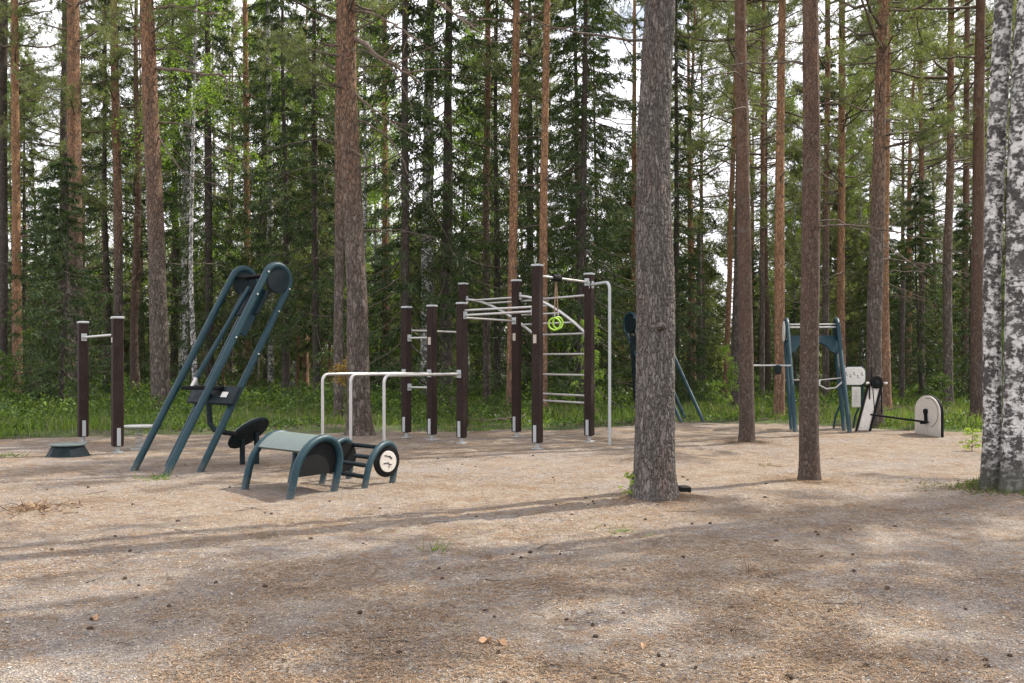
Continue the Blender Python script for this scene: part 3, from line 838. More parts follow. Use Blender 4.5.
TR = [
    # kind, var, d, points, material, label
    ('pine', 0, 32, [(18, 394, 9.5), (17, 200, 8), (14, 0, 6.5)], 'bark_orange', 'slim orange-barked pine second from the left edge, sunlit on its right side'),
    ('pine', 4, 34, [(2, 399, 9), (2, 0, 8)], 'bark_dark', 'dark pine standing at the very left edge'),
    ('pine', 4, 30, [(77, 405, 15), (76, 250, 14), (74, 100, 12.5), (73, 0, 11.5)], 'bark', 'stout shaded pine right behind the left brown post of the low exercise bar'),
    ('pine', 1, 42, [(63, 392, 9), (64, 200, 8.5), (66, 0, 7)], 'bark_dark', 'dim pine close behind the stout shaded one at left'),
    ('pine', 4, 32, [(119, 402, 9.5), (118, 250, 8.5), (113, 0, 7)], 'bark', 'thin pine seen above the right brown post of the low exercise bar'),
    ('birch', 1, 36, [(186, 397, 6), (184, 250, 6), (190, 60, 5)], 'birch', 'slender white birch seen through the slanted teal machine'),
    ('spruce', 0, 33, [(210, 401, 8), (208, 150, 7), (207, 0, 5)], 'bark_dark', 'dense dark spruce behind the slanted teal machine'),
    ('pine', 0, 38, [(248, 395, 7), (246, 150, 6), (245, 0, 5)], 'bark_orange', 'thin orange pine above the top of the slanted teal machine'),
    ('birch', 0, 37, [(271, 396, 6.5), (270, 200, 6), (268, 40, 5)], 'birch', 'leftmost pale birch between the slanted machine and the steel bars'),
    ('birch', 1, 44, [(295, 390, 5), (293, 150, 4.5)], 'birch', 'thin pale birch midway between the slanted machine and the stout pine'),
    ('spruce', 1, 30, [(317, 404, 8), (315, 150, 6)], 'bark_dark', 'dark narrow spruce left of the pair of pines by the steel bars'),
    ('pine', 1, 21.4, [(339, 422, 10), (339, 250, 9.5), (339, 100, 8), (340, 0, 7)], 'bark', 'thin pine touching the left side of the stout pine behind the steel bars'),
    ('pine', 0, 36, [(385, 397, 7), (385, 250, 6), (384, 0, 5)], 'bark_orange', 'thin orange pine right of the stout pine'),
    ('birch', 0, 29, [(426, 406, 13), (427, 250, 12), (429, 100, 10), (431, 0, 8)], 'birch', 'grey and white birch behind the two low brown posts of the climbing rig'),
    ('spruce', 0, 24.5, [(405, 414, 9), (405, 200, 8)], 'bark_dark', 'heavy dark spruce left of the grey and white birch'),
    ('spruce', 2, 25.5, [(446, 412, 13), (447, 250, 11), (448, 100, 8)], 'bark_dark', 'heavy dark spruce right of the grey and white birch'),
    ('pine', 4, 27, [(487, 409, 7.5), (487, 200, 6.5), (489, 0, 5.5)], 'bark', 'thin straight brown pine between the left and middle posts of the climbing rig'),
    ('pine', 1, 23.5, [(511, 417, 10), (512, 250, 9), (515, 80, 7.5), (516, 0, 7)], 'bark_orange', 'bright orange pine directly behind the middle post of the climbing rig'),
    ('pine', 0, 22.6, [(543, 415, 8.5), (544, 200, 7.5), (547, 0, 6.5)], 'bark_orange', 'orange pine above the tallest front post of the climbing rig'),
    ('spruce', 1, 33, [(531, 401, 8), (530, 150, 6)], 'bark_dark', 'dim spruce between the two orange pines behind the rig'),
    ('spruce', 0, 24.5, [(581, 415, 10), (583, 200, 7), (586, 0, 4)], 'bark_dark', 'feathery spruce behind the rung ladder'),
    ('pine', 2, 38, [(633, 396, 6), (634, 150, 5)], 'bark_orange', 'slim orange pine peeking out left of the nearest trunk'),
    ('pine', 4, 34, [(725, 400, 5.5), (731, 200, 5), (736, 60, 4)], 'bark_orange', 'faint thin leaning pine between the snag and the red brown pine'),
    ('pine', 1, 24.5, [(735, 414, 10), (738, 250, 8), (740, 0, 6)], 'bark_dark', 'dark pine close behind the left side of the red brown pine'),
    ('pine', 3, 33, [(762, 402, 5.5), (763, 200, 5), (764, 0, 4)], 'bark', 'thin pine between the red brown pine and the narrow orange brown one'),
    ('pine', 2, 30, [(826, 405, 7), (827, 200, 6), (828, 0, 5)], 'bark', 'thin brown pine seen through the middle of the upright teal frame'),
    ('pine', 3, 28, [(842, 408, 8), (842, 200, 7), (843, 0, 6)], 'bark_orange', 'orange brown pine above the right post of the upright teal frame'),
    ('pine', 4, 24.5, [(886, 414, 11), (885, 250, 9), (887, 100, 8), (888, 0, 7)], 'bark_orange', 'orange pine close to the right of the leafy topped pine'),
    ('pine', 3, 34, [(922, 400, 6), (921, 200, 5.5)], 'bark', 'thin pine behind the white rounded crank panel'),
    ('pine', 2, 25, [(948, 414, 9.5), (948, 250, 8.5), (950, 150, 7), (951, 0, 6)], 'bark', 'brown pine just right of the white rounded crank panel'),
    ('pine', 1, 30, [(966, 405, 7), (966, 200, 6), (967, 0, 5)], 'bark_red', 'thin dark pine left of the straight dark pine by the birch'),
    ('spruce', 0, 36, [(676, 398, 8), (676, 200, 5)], 'bark_dark', 'green spruce right behind the nearest trunk, beside the snag'),
]
for kind, var, d, pts, m, lab in TR:
    tree(kind, var, d, pts, lab, M[m])
tree('pine', 0, 44, [(700, 391, 5.5), (699, 217, 4.5)], 'branchless grey snag, a bare broken trunk right of the nearest pine', M['bark_grey'], H=Zat(217, 44), crown=False, name='dead_tree', cat='dead tree')
tree('pine', 0, 27, [(902, 410, 5), (902.5, 280, 4.5)], 'short bare broken snag behind the white pedal machine', M['bark_dark'], H=Zat(280, 27), crown=False, name='dead_tree', cat='dead tree')


M['limb'] = m_bark('limb_bark', (.20, .15, .12), (.25, .18, .14), 4, 12, cells=40, depth=.003)


# limbs seen on single trees (their bark shows in the photo)
def limb(root, d, pts, r0, m='bark_orange', dy=None, side=5):
    P = []; base = root.location
    for i, (x, y) in enumerate(pts):
        dd = d + (dy[i] if dy else 0)
        P.append(((x - 512) / F * dd - base[0], dd - base[1], Zat(y, dd) - base[2]))
    P = np.array(P)
    k = np.linspace(0, len(P) - 1, 14)
    Q = np.stack([np.interp(k, range(len(P)), P[:, i]) for i in range(3)], 1)
    for _ in range(2): Q[1:-1] = (Q[:-2] + 2 * Q[1:-1] + Q[2:]) / 4
    Q[1:-1] += rng.normal(size=Q[1:-1].shape) * .012
    b = MB().tube(Q, np.linspace(r0, r0 * .25, len(Q)), 8)
    for j in range(side):
        i = random.randint(4, 12); t = Q[i] - Q[i - 1]; t /= np.linalg.norm(t)
        v = t + rng.normal(size=3) * .7; L = .25 + .5 * random.random()
        pp = Q[i] + v * np.linspace(0, L, 5)[:, None]; pp[:, 2] -= np.linspace(0, 1, 5) ** 2 * .12
        b.tube(pp, np.linspace(r0 * .35, r0 * .1, 5), 5)
    return b.build('limb', M[m], root)


limb(t360, 18, [(354, 38), (366, 44), (380, 58), (400, 68), (421, 84)], .05, 'limb', [0, -.2, -.4, -.5, -.5])
limb(t360, 18, [(340, 46), (325, 44), (317, 42)], .035, 'limb', [0, -.1, -.2], 2)
limb(t360, 18, [(356, 94), (370, 108), (388, 120), (402, 130)], .025, 'limb', [0, -.2, -.3, -.4])
limb(t360, 18, [(358, 120), (382, 130), (398, 148), (410, 178), (411, 190)], .022, 'twig', [0, -.2, -.3, -.4, -.4])
limb(t360, 18, [(348, 8), (385, 18), (420, 42)], .03, 'limb', [0, -.5, -1])
limb(t360, 18, [(350, 0), (400, -30), (440, 5), (490, 38)], .045, 'limb', [0, -.6, -1, -1.3], 8)
limb(t163, 23, [(155, 68), (185, 71), (215, 75), (250, 76)], .045, 'limb', [0, -.4, -.8, -1.2])
limb(t163, 23, [(156, 50), (175, 48), (195, 62)], .02, 'twig', [0, -.3, -.5])
limb(t163, 23, [(158, 122), (190, 125), (215, 140), (252, 168)], .022, 'twig', [0, -.3, -.7, -1])
limb(t163, 23, [(158, 135), (175, 165), (195, 180), (225, 185), (233, 215)], .022, 'twig', [0, -.4, -.7, -1, -1.2])
limb(t163, 23, [(157, 8), (175, 4), (200, 14), (230, 10)], .03, 'limb', [0, -.3, -.6, -.9])
limb(t810, 11.2, [(818, 25), (840, 8), (862, -10)], .012, 'twig', [0, .2, .4], 3)
limb(t747, 16.4, [(742, 52), (720, 38), (700, 30)], .014, 'twig', [0, .2, .3], 3)
# knot on the nearest trunk
kb = MB(); kx = (661 - 512) / F * 9.42 - t655.location[0]; kz = Zat(331, 9.42)
kb.lathe((0, 0, 0), [(.028, -.03), (.032, 0), (.022, .02), (.012, .026)], 14)
ko = kb.build('knot', M['bark_dark'], t655); ko.location = (kx, -.205, kz); ko.scale = (1.5, 1.2, 1.3); ko.rotation_euler = (math.radians(80), 0, .2)

# ------------------------------------------------------------------ trees deeper in the forest
spots = [(o.location.x, o.location.y) for o in COL.objects if o.name.split('.')[0] in ('pine_tree', 'spruce_tree', 'birch_tree', 'dead_tree')]
TRUNKS = {}
for k, ms in (('pine', ['bark', 'bark_orange', 'bark_red']), ('spruce', ['bark_dark', 'bark_dark']), ('birch', ['birch', 'birch'])):
    TRUNKS[k] = [[plain_trunk(KIND[k][1][v], .13 if k != 'birch' else .085, M[mm], 60 + v * 3 + i) for i, mm in enumerate(ms)] for v in range(len(KIND[k][0]))]
TRUNKS['pine'][5] = [plain_trunk(8.6, .075, M['bark_orange'], 78)] * 3; TRUNKS['pine'][6] = [plain_trunk(6.7, .06, M['bark'], 79)] * 3
TRUNKS['spruce'][3] = [plain_trunk(6.5, .06, M['bark_dark'], 77)] * 2


def fill_tree(kind, x, y, var=None, sc=None):
    meshes, hs = KIND[kind]
    v = var if var is not None else random.randrange({'pine': 5, 'spruce': 3, 'birch': 3}[kind])
    q = x / y
    side = 'far left' if q < -.33 else 'left' if q < -.12 else 'middle' if q < .1 else 'right' if q < .32 else 'far right'
    ti = random.randrange(len(TRUNKS[kind][v])); depth = 'front' if y < 44 else 'back'
    young = kind == 'spruce' and v == 3
    look = {'pine': ('brown-barked', 'orange-barked', 'dark red-barked')[ti % 3], 'spruce': 'dark shaggy', 'birch': 'pale slender'}[kind]
    lab = '%s background %s in the %s rows at the %s of the forest' % (look, kind, depth, side)
    grp = '%s background %s in the %s rows at the %s' % (look, {'pine': 'pines', 'spruce': 'spruces', 'birch': 'birches'}[kind], depth, side)
    if young:
        lab = 'young low spruce under the tall trees in the %s rows at the %s' % (depth, side); grp = 'young spruces in the %s rows at the %s' % (depth, side)
    if kind == 'pine' and v > 4:
        young = True; lab = '%s half-grown pine with pale needles in the %s rows at the %s' % ('taller' if v == 5 else 'smaller', depth, side); grp = lab.replace(' pine ', ' pines ')
    root = empty(('young_' + kind) if young else kind + '_tree', (x, y, gz(x, y)), lab, 'young ' + kind if young else CATN[kind], grp, random.random() * T2)
    s = sc or (.82 + .35 * random.random()); root.scale = (s * (.9 + .2 * random.random()),) * 2 + (s,)
    root.rotation_euler[0] = random.gauss(0, .012); root.rotation_euler[1] = random.gauss(0, .012)
    obj('trunk', TRUNKS[kind][v][ti], root)
    obj('branches', meshes[v][0], root); obj('crown', meshes[v][1], root)
    spots.append((x, y)); return root


def free(x, y, r): return all((x - a) ** 2 + (y - b) ** 2 > r * r for a, b in spots)


cnt = 0; tries = 0
while cnt < 112 and tries < 6000:
    tries += 1
    y = 27 + 38 * random.random() ** .9; x = (random.random() * 2 - 1) * (.56 * y + 3)
    rx = x / y
    if y < 34 and rx > .12: continue
    if rx > .06 and random.random() < .35: continue
    if -.14 < rx < .14 and random.random() < .6: continue
    if y < 40 and abs(rx * F + 512 - 20) < 40: continue
    if not free(x, y, 1.9): continue
    u = random.random()
    if rx < -.08: kind = 'spruce' if u < .34 else ('birch' if u < .72 else 'pine')
    elif rx < .12: kind = 'spruce' if u < .45 else ('pine' if u < .8 else 'birch')
    else: kind = 'pine' if u < .74 else ('spruce' if u < .84 else 'birch')
    if rx > .12 and kind == 'pine': fill_tree('pine', x, y, random.choice([1, 2, 3]), None)
    else: fill_tree(kind, x, y)
    cnt += 1
cnt = 0; tries = 0
while cnt < 34 and tries < 3000:
    tries += 1
    y = 25 + 26 * random.random(); x = (random.random() * 2 - 1) * (.55 * y + 2)
    if not free(x, y, 1.4): continue
    fill_tree('spruce', x, y, 3, .5 + .55 * random.random()); cnt += 1


cnt = 0; tries = 0
while cnt < 52 and tries < 3000:
    tries += 1
    y = 33 + 30 * random.random(); x = (-.35 + .92 * random.random()) * y
    if not free(x, y, 1.6): continue
    fill_tree('pine', x, y, random.choice([5, 6]), .75 + .5 * random.random()); cnt += 1
# unseen pines added outside the picture on the right to shade the yard
for i, (x, y, v, sc_, lab) in enumerate(((10.6, 13.0, 0, 1.0, 'nearest unseen shade pine beyond the right end of the gravel'), (14.2, 13.2, 2, 1.0, 'second unseen shade pine beyond the right end of the gravel'),
                              (12.0, 8.6, 4, .95, 'unseen shade pine to the right of the camera side of the gravel'), (17.5, 17.2, 0, 1.0, 'unseen shade pine well beyond the birch on the right'),
                              (19.0, 12.8, 2, .95, 'last unseen shade pine to the right of the gravel'))):
    o = fill_tree('pine', x, y, v, sc_); o['label'] = lab; o['group'] = 'unseen shade pines beyond the right side of the gravel'


# far-off wood: one mass
def far_wood():
    needles = []; leaves = []; woodV = []; woodQ = []; nw_ = 0
    n = 430
    for i in range(n):
        y = 66 + 70 * rng.random(); x = (rng.random() * 2 - 1) * (.60 * y + 6); g = gz(x, y)
        H = (11 + 7 * rng.random()) * (.58 if x > -.08 * y else 1.0); H = H * (.45 if i % 3 == 0 else 1)
        if i >= 300: y = 60 + 12 * rng.random(); x = (rng.random() * 2 - 1) * (.62 * y + 6); g = gz(x, y); H = 5 + 4 * rng.random()
        k = rng.random()
        z = np.linspace(0, H, 5); r = .15 * (1 - z / H * .85)
        V, Q = bark_trunk(z, x + 0 * z, y + 0 * z, r, 5, None, i); V[:, 2] += g
        woodV.append(V); woodQ.append(Q + nw_); nw_ += len(V)
        cb = (.04 if (k < .5 or i % 3 == 0 or i >= 300) else .38) * H; m_ = 2100 if x < -.1 * y else 1400
        q = rng.random(m_) ** 1.1; R = (2.3 * (1 - q) ** .7 + .15) if k < .5 else 2.4 * np.sqrt(np.clip(1 - (q * 1.3 - .4) ** 2, .05, 1))
        rad = R * np.sqrt(rng.random(m_)); a = rng.random(m_) * T2
        a = a + .5 * np.sin(q * 40 + i)
        c = np.stack([x + rad * np.cos(a), y + rad * np.sin(a), g + cb + q * (H - cb)], 1)
        keepm = vnoise(c[:, 0] + c[:, 1] * .3, c[:, 2], .8, 50) > .35
        c = c[keepm]; dd = rng.normal(size=c.shape); dd[:, 2] -= .2
        needles.append(tris_cloud(c, dd, .26 + .24 * rng.random(len(c)), .085))
    Vn = np.concatenate(needles); Wv = np.concatenate(woodV); Wq = np.concatenate(woodQ)
    me = npmesh('far_wood', np.concatenate([Vn, Wv]), [np.arange(len(Vn)).reshape(-1, 3), Wq + len(Vn)], M['pine_needle'])
    me.materials.append(M['bark'])
    mi = np.zeros(len(me.polygons), dtype=np.int32); mi[len(Vn) // 3:] = 1
    me.polygons.foreach_set('material_index', mi)
    return me


tag(obj('far_wood', far_wood()), 'distant wood closing the view behind all the trees', 'forest', kind='stuff')


# ------------------------------------------------------------------ undergrowth
def grass(n, y_lo, y_hi, hmin, hmax, m, name, label, thresh=.3, wd=.012, spread=.56):
    x, y = scatter(n, y_lo, y_hi, spread, 2, 1.3)
    s = edge_s(x, y); dens = vnoise(x, y, 1.6, 21) * .6 + vnoise(x, y, .4, 22) * .4
    keep = (s < .12) & (dens > thresh + .25 * rng.random(len(x)))
    x = x[keep]; y = y[keep]; s = s[keep]; n = len(x)
    h = (hmin + (hmax - hmin) * rng.random(n) ** 1.5) * np.clip(.35 - s * .8, .25, 1) * (.5 + vnoise(x, y, .9, 23))
    a = rng.random(n) * T2; lean = .15 + .5 * rng.random(n)
    z = floor_z(x, y) - .01
    b = np.stack([x, y, z], 1); sd_ = np.stack([-np.sin(a), np.cos(a), 0 * a], 1) * (wd * (.6 + .8 * rng.random(n)))[:, None]
    mid = b + np.stack([np.cos(a) * lean * h * .3, np.sin(a) * lean * h * .3, h * .6], 1); tip = b + np.stack([np.cos(a) * lean * h, np.sin(a) * lean * h, h], 1)
    V = np.stack([b - sd_, b + sd_, mid + sd_ * .7, mid - sd_ * .7, tip], 1).reshape(-1, 3)
    i = np.arange(n) * 5
    Q = np.stack([i, i + 1, i + 2, i + 3], 1); Tq = np.stack([i + 3, i + 2, i + 4], 1)
    return tag(obj(name, npmesh(name, V, [Q, Tq], M[m])), label, 'grass' if 'grass' in name else 'undergrowth', kind='stuff')


grass(260000, 12.5, 36, .06, .30, 'grass', 'grass', 'green grass along the forest edge beyond the gravel', .30, .006)
grass(50000, 12.5, 30, .06, .28, 'dry_grass', 'dry_grass', 'pale dry grass mixed into the forest edge', .42, .006)


def undergrowth(n, name='undergrowth'):
    x, y = scatter(n, 13, 60, .57, 2, 1.15)
    s = edge_s(x, y); dens = vnoise(x, y, 2.3, 31) * .6 + vnoise(x, y, .7, 32) * .4
    keep = (s < -.35) & (dens > .36 + .15 * rng.random(len(x))); x = x[keep]; y = y[keep]; s = s[keep]; n = len(x)
    top = np.clip((vnoise(x, y, 1.1, 33) * np.where(x > .12 * y, .45, .8)) * np.clip(-s / 4, .12, 1), .06, 1.1)
    z = floor_z(x, y) + top * rng.random(n) ** .6
    c = np.stack([x, y, z], 1)
    lv = leaves_cloud(c, .035 + .0018 * y, .2)
    return npmesh(name, lv, np.arange(len(lv)).reshape(-1, 4), M['shrub_leaf'])


tag(obj('undergrowth', undergrowth(210000)), 'leafy low undergrowth covering the forest floor', 'undergrowth', kind='stuff')


def sapling(v, x, y, s, label, group=None, name='sapling', cat='sapling'):
    root = empty(name, (x, y, gz(x, y) - .02), label, cat, group, random.random() * T2); root.scale = (s, s, s)
    z = np.linspace(0, SAP_H[v] * .95, 8)
    obj('trunk', SAPT[v], root); obj('branches', SAP[v][0], root); obj('crown', SAP[v][1], root)
    spots.append((x, y)); return root


SAPT = [plain_trunk(h * .95, .006 + .006 * h, M['twig'], 90 + i, 6) for i, h in enumerate(SAP_H)]
cnt = 0; tries = 0
while cnt < 46 and tries < 4000:
    tries += 1
    y = 20 + 22 * random.random(); x = (random.random() * 2 - 1) * (.55 * y + 1)
    if float(edge_s(x, y)) > -1.2 or not free(x, y, .9): continue
    v = random.choice([0, 1, 1, 2]); s = .6 + .6 * random.random()
    s *= .8
    if x / y > .12: s *= .6
    if y < 23: s *= .5
    q = x / y
    side = 'far left' if q < -.33 else 'left' if q < -.12 else 'middle' if q < .1 else 'right' if q < .32 else 'far right'
    where = 'close to the gravel' if y < 27 else 'between the trunks' if y < 34 else 'deep among the trunks'
    if v == 2: sapling(v, x, y, s, 'leafy young deciduous tree %s at the %s' % (where, side), 'young deciduous trees %s at the %s' % (where, side), 'young_tree', 'young tree')
    else:
        sz = 'tall loose' if v == 0 else 'low dense'
        sapling(v, x, y, s, '%s green bush %s at the %s' % (sz, where, side), '%s bushes %s at the %s' % (sz, where, side), 'bush', 'bush')
    cnt += 1
sapling(4, *G(345, 426), .95, 'yellow and rust tinted sapling at the foot of the stout pine')
sapling(3, *G(972, 449), .42, 'fresh light green little plant by the two-stemmed birch', None, 'small_plant', 'plant')
sapling(3, *G(1021, 478), .55, 'fresh green plant right of the birch stems', None, 'small_plant', 'plant')
sapling(3, *G(632, 500), .28, 'tiny green shoot at the left foot of the nearest pine', None, 'small_plant', 'plant')
for i in range(16):
    px = (rng.random() - .5) * 1000 + 512; y = 19.6 + 5 * rng.random(); x = (px - 512) / F * y
    if float(edge_s(x, y)) > -.4: continue
    L = .5 + 1.3 * rng.random(); a = rng.random() * T2; k = np.linspace(-.5, .5, 9)
    P = np.stack([k * L * math.cos(a), k * L * math.sin(a), .06 + .12 * np.abs(k) + .05 * rng.random(9)], 1)
    b = MB().tube(P, np.linspace(.018, .006, 9), 7)
    for j in (2, 4, 5, 6): b.tube([P[j], P[j] + (rng.normal(size=3) * .3 + np.array([math.cos(a), math.sin(a), .5])) * .3], [.008, .003], 5)
    o = b.build('fallen_branch', M['limb']); o.location = (x, y, gz(x, y))
    tag(o, 'dead branch lying in the grass of the forest edge', 'branch', 'dead branches in the grass of the forest edge')
# moss heap at the birch
n = 9000
mx_, my_ = 5.35 + rng.normal(size=n) * .5, 10.0 + rng.normal(size=n) * .42
kk = ((mx_ - 5.35) ** 2 / .7 + (my_ - 10.0) ** 2 / .35) < 1 + rng.normal(size=n) * .3; mx_ = mx_[kk]; my_ = my_[kk]; n = len(mx_)
V = tris_cloud(np.stack([mx_, my_, hgt(mx_, my_)], 1), rng.normal(size=(n, 3)) * .5 + np.array([0, 0, 1.]), .03 + .05 * rng.random(n), .012)
tag(obj('moss', npmesh('moss', V, np.arange(len(V)).reshape(-1, 3), M['moss'])), 'green moss around the foot of the birch', 'moss', kind='stuff')


def tuft(px, py, n, h, wd, m, name, label, cat, spread=.1, flat=.3):
    x0, y0 = G(px, py)
    b = rng.normal(size=(n, 3)) * spread; b[:, 2] = 0
    dd = rng.normal(size=(n, 3)) * np.array([.6, .6, flat]) + np.array([0, 0, flat])
    V = tris_cloud(b, dd, h * (.5 + .7 * rng.random(n)), wd); V[:, 2] = np.maximum(V[:, 2], -.01)
    return tag(obj(name, npmesh(name, V, np.arange(len(V)).reshape(-1, 3), M[m]), None, (x0, y0, gz(x0, y0))), label, cat)


tuft(757, 576, 60, .12, .006, 'litter', 'dry_twigs', 'small dry tuft of twigs lying on the gravel in the right foreground', 'twigs', .06)
tuft(33, 507, 260, .16, .012, 'litter', 'root_clump', 'grey clump of dead roots at the left of the gravel', 'dead roots', .17, .12)
tuft(436, 552, 26, .13, .009, 'grass', 'grass_tuft', 'small green grass tuft in the middle of the open gravel', 'grass tuft', .05)
tuft(155, 477, 40, .13, .014, 'grass', 'grass_tuft', 'green grass tuft between the feet of the slanted teal machine', 'grass tuft', .10)
tuft(620, 532, 34, .11, .007, 'grass', 'grass_tuft', 'faint grass tuft in front of the nearest pine', 'grass tuft', .09)
tuft(765, 465, 30, .12, .010, 'dry_grass', 'grass_tuft', 'yellowish grass tuft beside the slim dark pine', 'grass tuft', .06)
tuft(5, 456, 60, .12, .012, 'grass', 'grass_tuft', 'low grass tuft at the left edge of the gravel', 'grass tuft', .14)
tuft(935, 487, 60, .09, .010, 'moss', 'grass_tuft', 'short mossy tuft left of the birch foot', 'grass tuft', .16)


# cones, twigs and a leaf on the gravel
def cone_mesh():
    b = MB()
    b.lathe((0, 0, .0), [(.004, -.022), (.012, -.016), (.0165, -.006), (.015, .006), (.009, .017), (.003, .023)], 10)
    for k in range(7):
        zc = -.018 + k * .0055; rr = .0165 * math.cos(zc / .03)
        for j in range(7):
            a = (j + .5 * (k % 2)) * T2 / 7
            u = np.array([math.cos(a), math.sin(a), 0]); v = np.array([-math.sin(a), math.cos(a), 0]); c = u * rr * .75 + np.array([0, 0, zc])
            b.add([c - v * .004, c + v * .004, c + u * .008 + np.array([0, 0, .005])], Tr=[[0, 1, 2]])
    return b.mesh('pine_cone', M['cone'])


CONE = cone_mesh()
fixed = [(683, 477), (627, 478), (594, 505), (593, 502), (553, 478), (448, 469), (555, 480), (683, 559), (659, 653), (560, 553), (816, 533), (818, 536), (133, 503), (52, 549), (265, 513), (252, 508), (895, 527), (1010, 652), (475, 466), (556, 506),
         (710, 525), (605, 528), (692, 526), (530, 553), (753, 655), (789, 672), (866, 662), (660, 515), (588, 506), (498, 650), (93, 619), (830, 610)]
pts = [G(*p) for p in fixed]
while len(pts) < 105:
    x, y = (a[0] for a in scatter(1, 4.2, 15, .5, 0, 1.3))
    if float(edge_s(x, y)) > .5: pts.append((x, y))
for x, y in pts:
    o = obj('pine_cone', CONE, None, (x, y, gz(x, y) + .004)); s = .38 + .38 * random.random(); o.scale = (s, s, s * random.uniform(.9, 1.4))
    o.rotation_euler = (math.pi / 2 + random.gauss(0, .3), random.random() * T2, random.random() * T2)
    tag(o, 'small dark pine cone lying on the gravel', 'pine cone', 'pine cones on the gravel')


def ground_twig(px, py, L, a, r, label=None):
    x, y = G(px, py)
    k = np.linspace(-.5, .5, 8); P = np.stack([k * L * math.cos(a), k * L * math.sin(a), np.full(8, .006)], 1) + rng.normal(size=(8, 3)) * np.array([.01, .01, .002])
    b = MB().tube(P, np.linspace(r, r * .4, 8), 6)
    for j in (3, 5): b.tube([P[j], P[j] + np.array([math.cos(a + .7), math.sin(a + .7), .04]) * L * .18], [r * .5, r * .2], 5)
    o = b.build('twig', M['twig']); o.location = (x, y, gz(x, y))
    tag(o, label or 'thin dead twig lying on the gravel', 'twig', None if label else 'twigs on the gravel')


for _ in range(46):
    x, y = (a[0] for a in scatter(1, 4.2, 13, .5, 0, 1.3))
    ground_twig(512 + x / y * F, HOR + CAM_H * F / y, random.uniform(.08, .3), random.random() * T2, random.uniform(.002, .0045))


def leaf(px, py, s, label):
    x, y = G(px, py); a = np.linspace(0, T2, 13)[:-1]
    V = [(0, 0, .012)] + [(math.cos(t) * s * (1 + .25 * math.cos(3 * t)), math.sin(t) * s * .6, .02 + .014 * math.sin(2 * t + px)) for t in a]
    V2 = [(v[0], v[1], v[2] - .002) for v in V]
    Fs = [(0, 1 + i, 1 + (i + 1) % 12) for i in range(12)]
    me = bpy.data.meshes.new('fallen_leaf'); me.from_pydata(V + V2, [], Fs + [(c + 13, b + 13, a_ + 13) for a_, b, c in Fs] + [(1 + i, 14 + i, 14 + (i + 1) % 12, 1 + (i + 1) % 12) for i in range(12)])
    me.materials.append(M['leafdry']); o = obj('fallen_leaf', me, None, (x, y, gz(x, y))); o.rotation_euler = (.2, .1, px)
    tag(o, label, 'leaf')


M['leafdry'] = m_paint('dry_leaf', (.46, .28, .15), .8, dirt=.5)
leaf(487, 641, .032, 'larger orange brown dry leaf in the middle foreground')
leaf(502, 643, .026, 'smaller curled dry leaf next to the larger orange brown one')
leaf(645, 646, .020, 'reddish leaf scrap right of the two dry leaves')
leaf(94, 619, .022, 'orange leaf scrap in the left foreground')
leaf(426, 561, .018, 'tiny orange leaf near the small green grass tuft')
# flat dark block beside the nearest pine
x, y = G(683, 495)
b = MB().box((0, 0, .03), (.13, .12, .07), bev=.012)
o = b.build('rubber_block', M['black']); o.location = (x, y, gz(x, y)); o.rotation_euler = (0, .05, .3)
tag(o, 'low flat dark block on the gravel beside the nearest pine', 'block')


# ------------------------------------------------------------------ climbing rig
V3 = lambda x, y, z: np.array([x, y, z], float)
U = np.array([.565, .825, 0]); U /= np.linalg.norm(U); W = np.array([-U[1], U[0], 0])      # rig axes
POST = {  # name: (x px, distance, height)
    'low_a': (406.5, 17.3, 2.24), 'low_b': (432, 16.85, 2.24), 'low_c': (461.7, 16.1, 2.24),
    'tall_back': (463.2, 18.5, 2.74), 'tall_mid': (516.4, 17.5, 2.72), 'tall_front': (537.3, 15.1, 2.76),
    'tall_right': (589.3, 16.4, 2.74), 'tall_hid': (537.6, 17.6, 2.74)}
rig = empty('climbing_rig', (.2, 16.8, 0), 'climbing and pull-up rig of brown posts joined by steel bars and rungs', 'climbing frame')
ro = np.array([.2, 16.8, 0.])
PP = {}


def add_post(root, ro, x, y, h, s=.135, ax=(U, W, (0, 0, 1)), lab=None):
    g = gz(x, y)
    b = MB().box(V3(x, y, (h + g + .08) / 2 + .02) - ro, (s, s, h - g - .08), ax, .014)
    p = b.build('post', M['post'], root)
    b = MB().box(V3(x, y, h + .025) - ro, (s + .012, s + .012, .035), ax, .008); b.build('cap', M['zinc'], p)
    b = MB().tube([V3(x, y, g - .1) - ro, V3(x, y, g + .2) - ro], .03, 12)
    for sg in (1, -1):
        b.box(V3(x, y, g + .24) - ro + np.asarray(ax[0]) * sg * (s / 2 + .006), (.012, .055, .26), ax, .003)
    b.box(V3(x, y, g + .012) - ro, (.14, .14, .02), ax, .003)
    b.build('foot', M['zinc'], p)
    return p


for k, (px, d, h) in POST.items():
    x = (px - 512) / F * d; PP[k] = np.array([x, d, 0.])
    p = add_post(rig, ro, x, d, h)
    if k in ('low_b', 'tall_mid', 'tall_front'):
        zc = Zat({'low_b': 341, 'tall_mid': 337, 'tall_front': 339}[k], d)
        MB().box(V3(x, d, zc) - ro - W * .0 + np.array(U) * -.0715, (.006, .06, .13), (U, W, (0, 0, 1)), .002).build('plaque', M['plaque'], p)


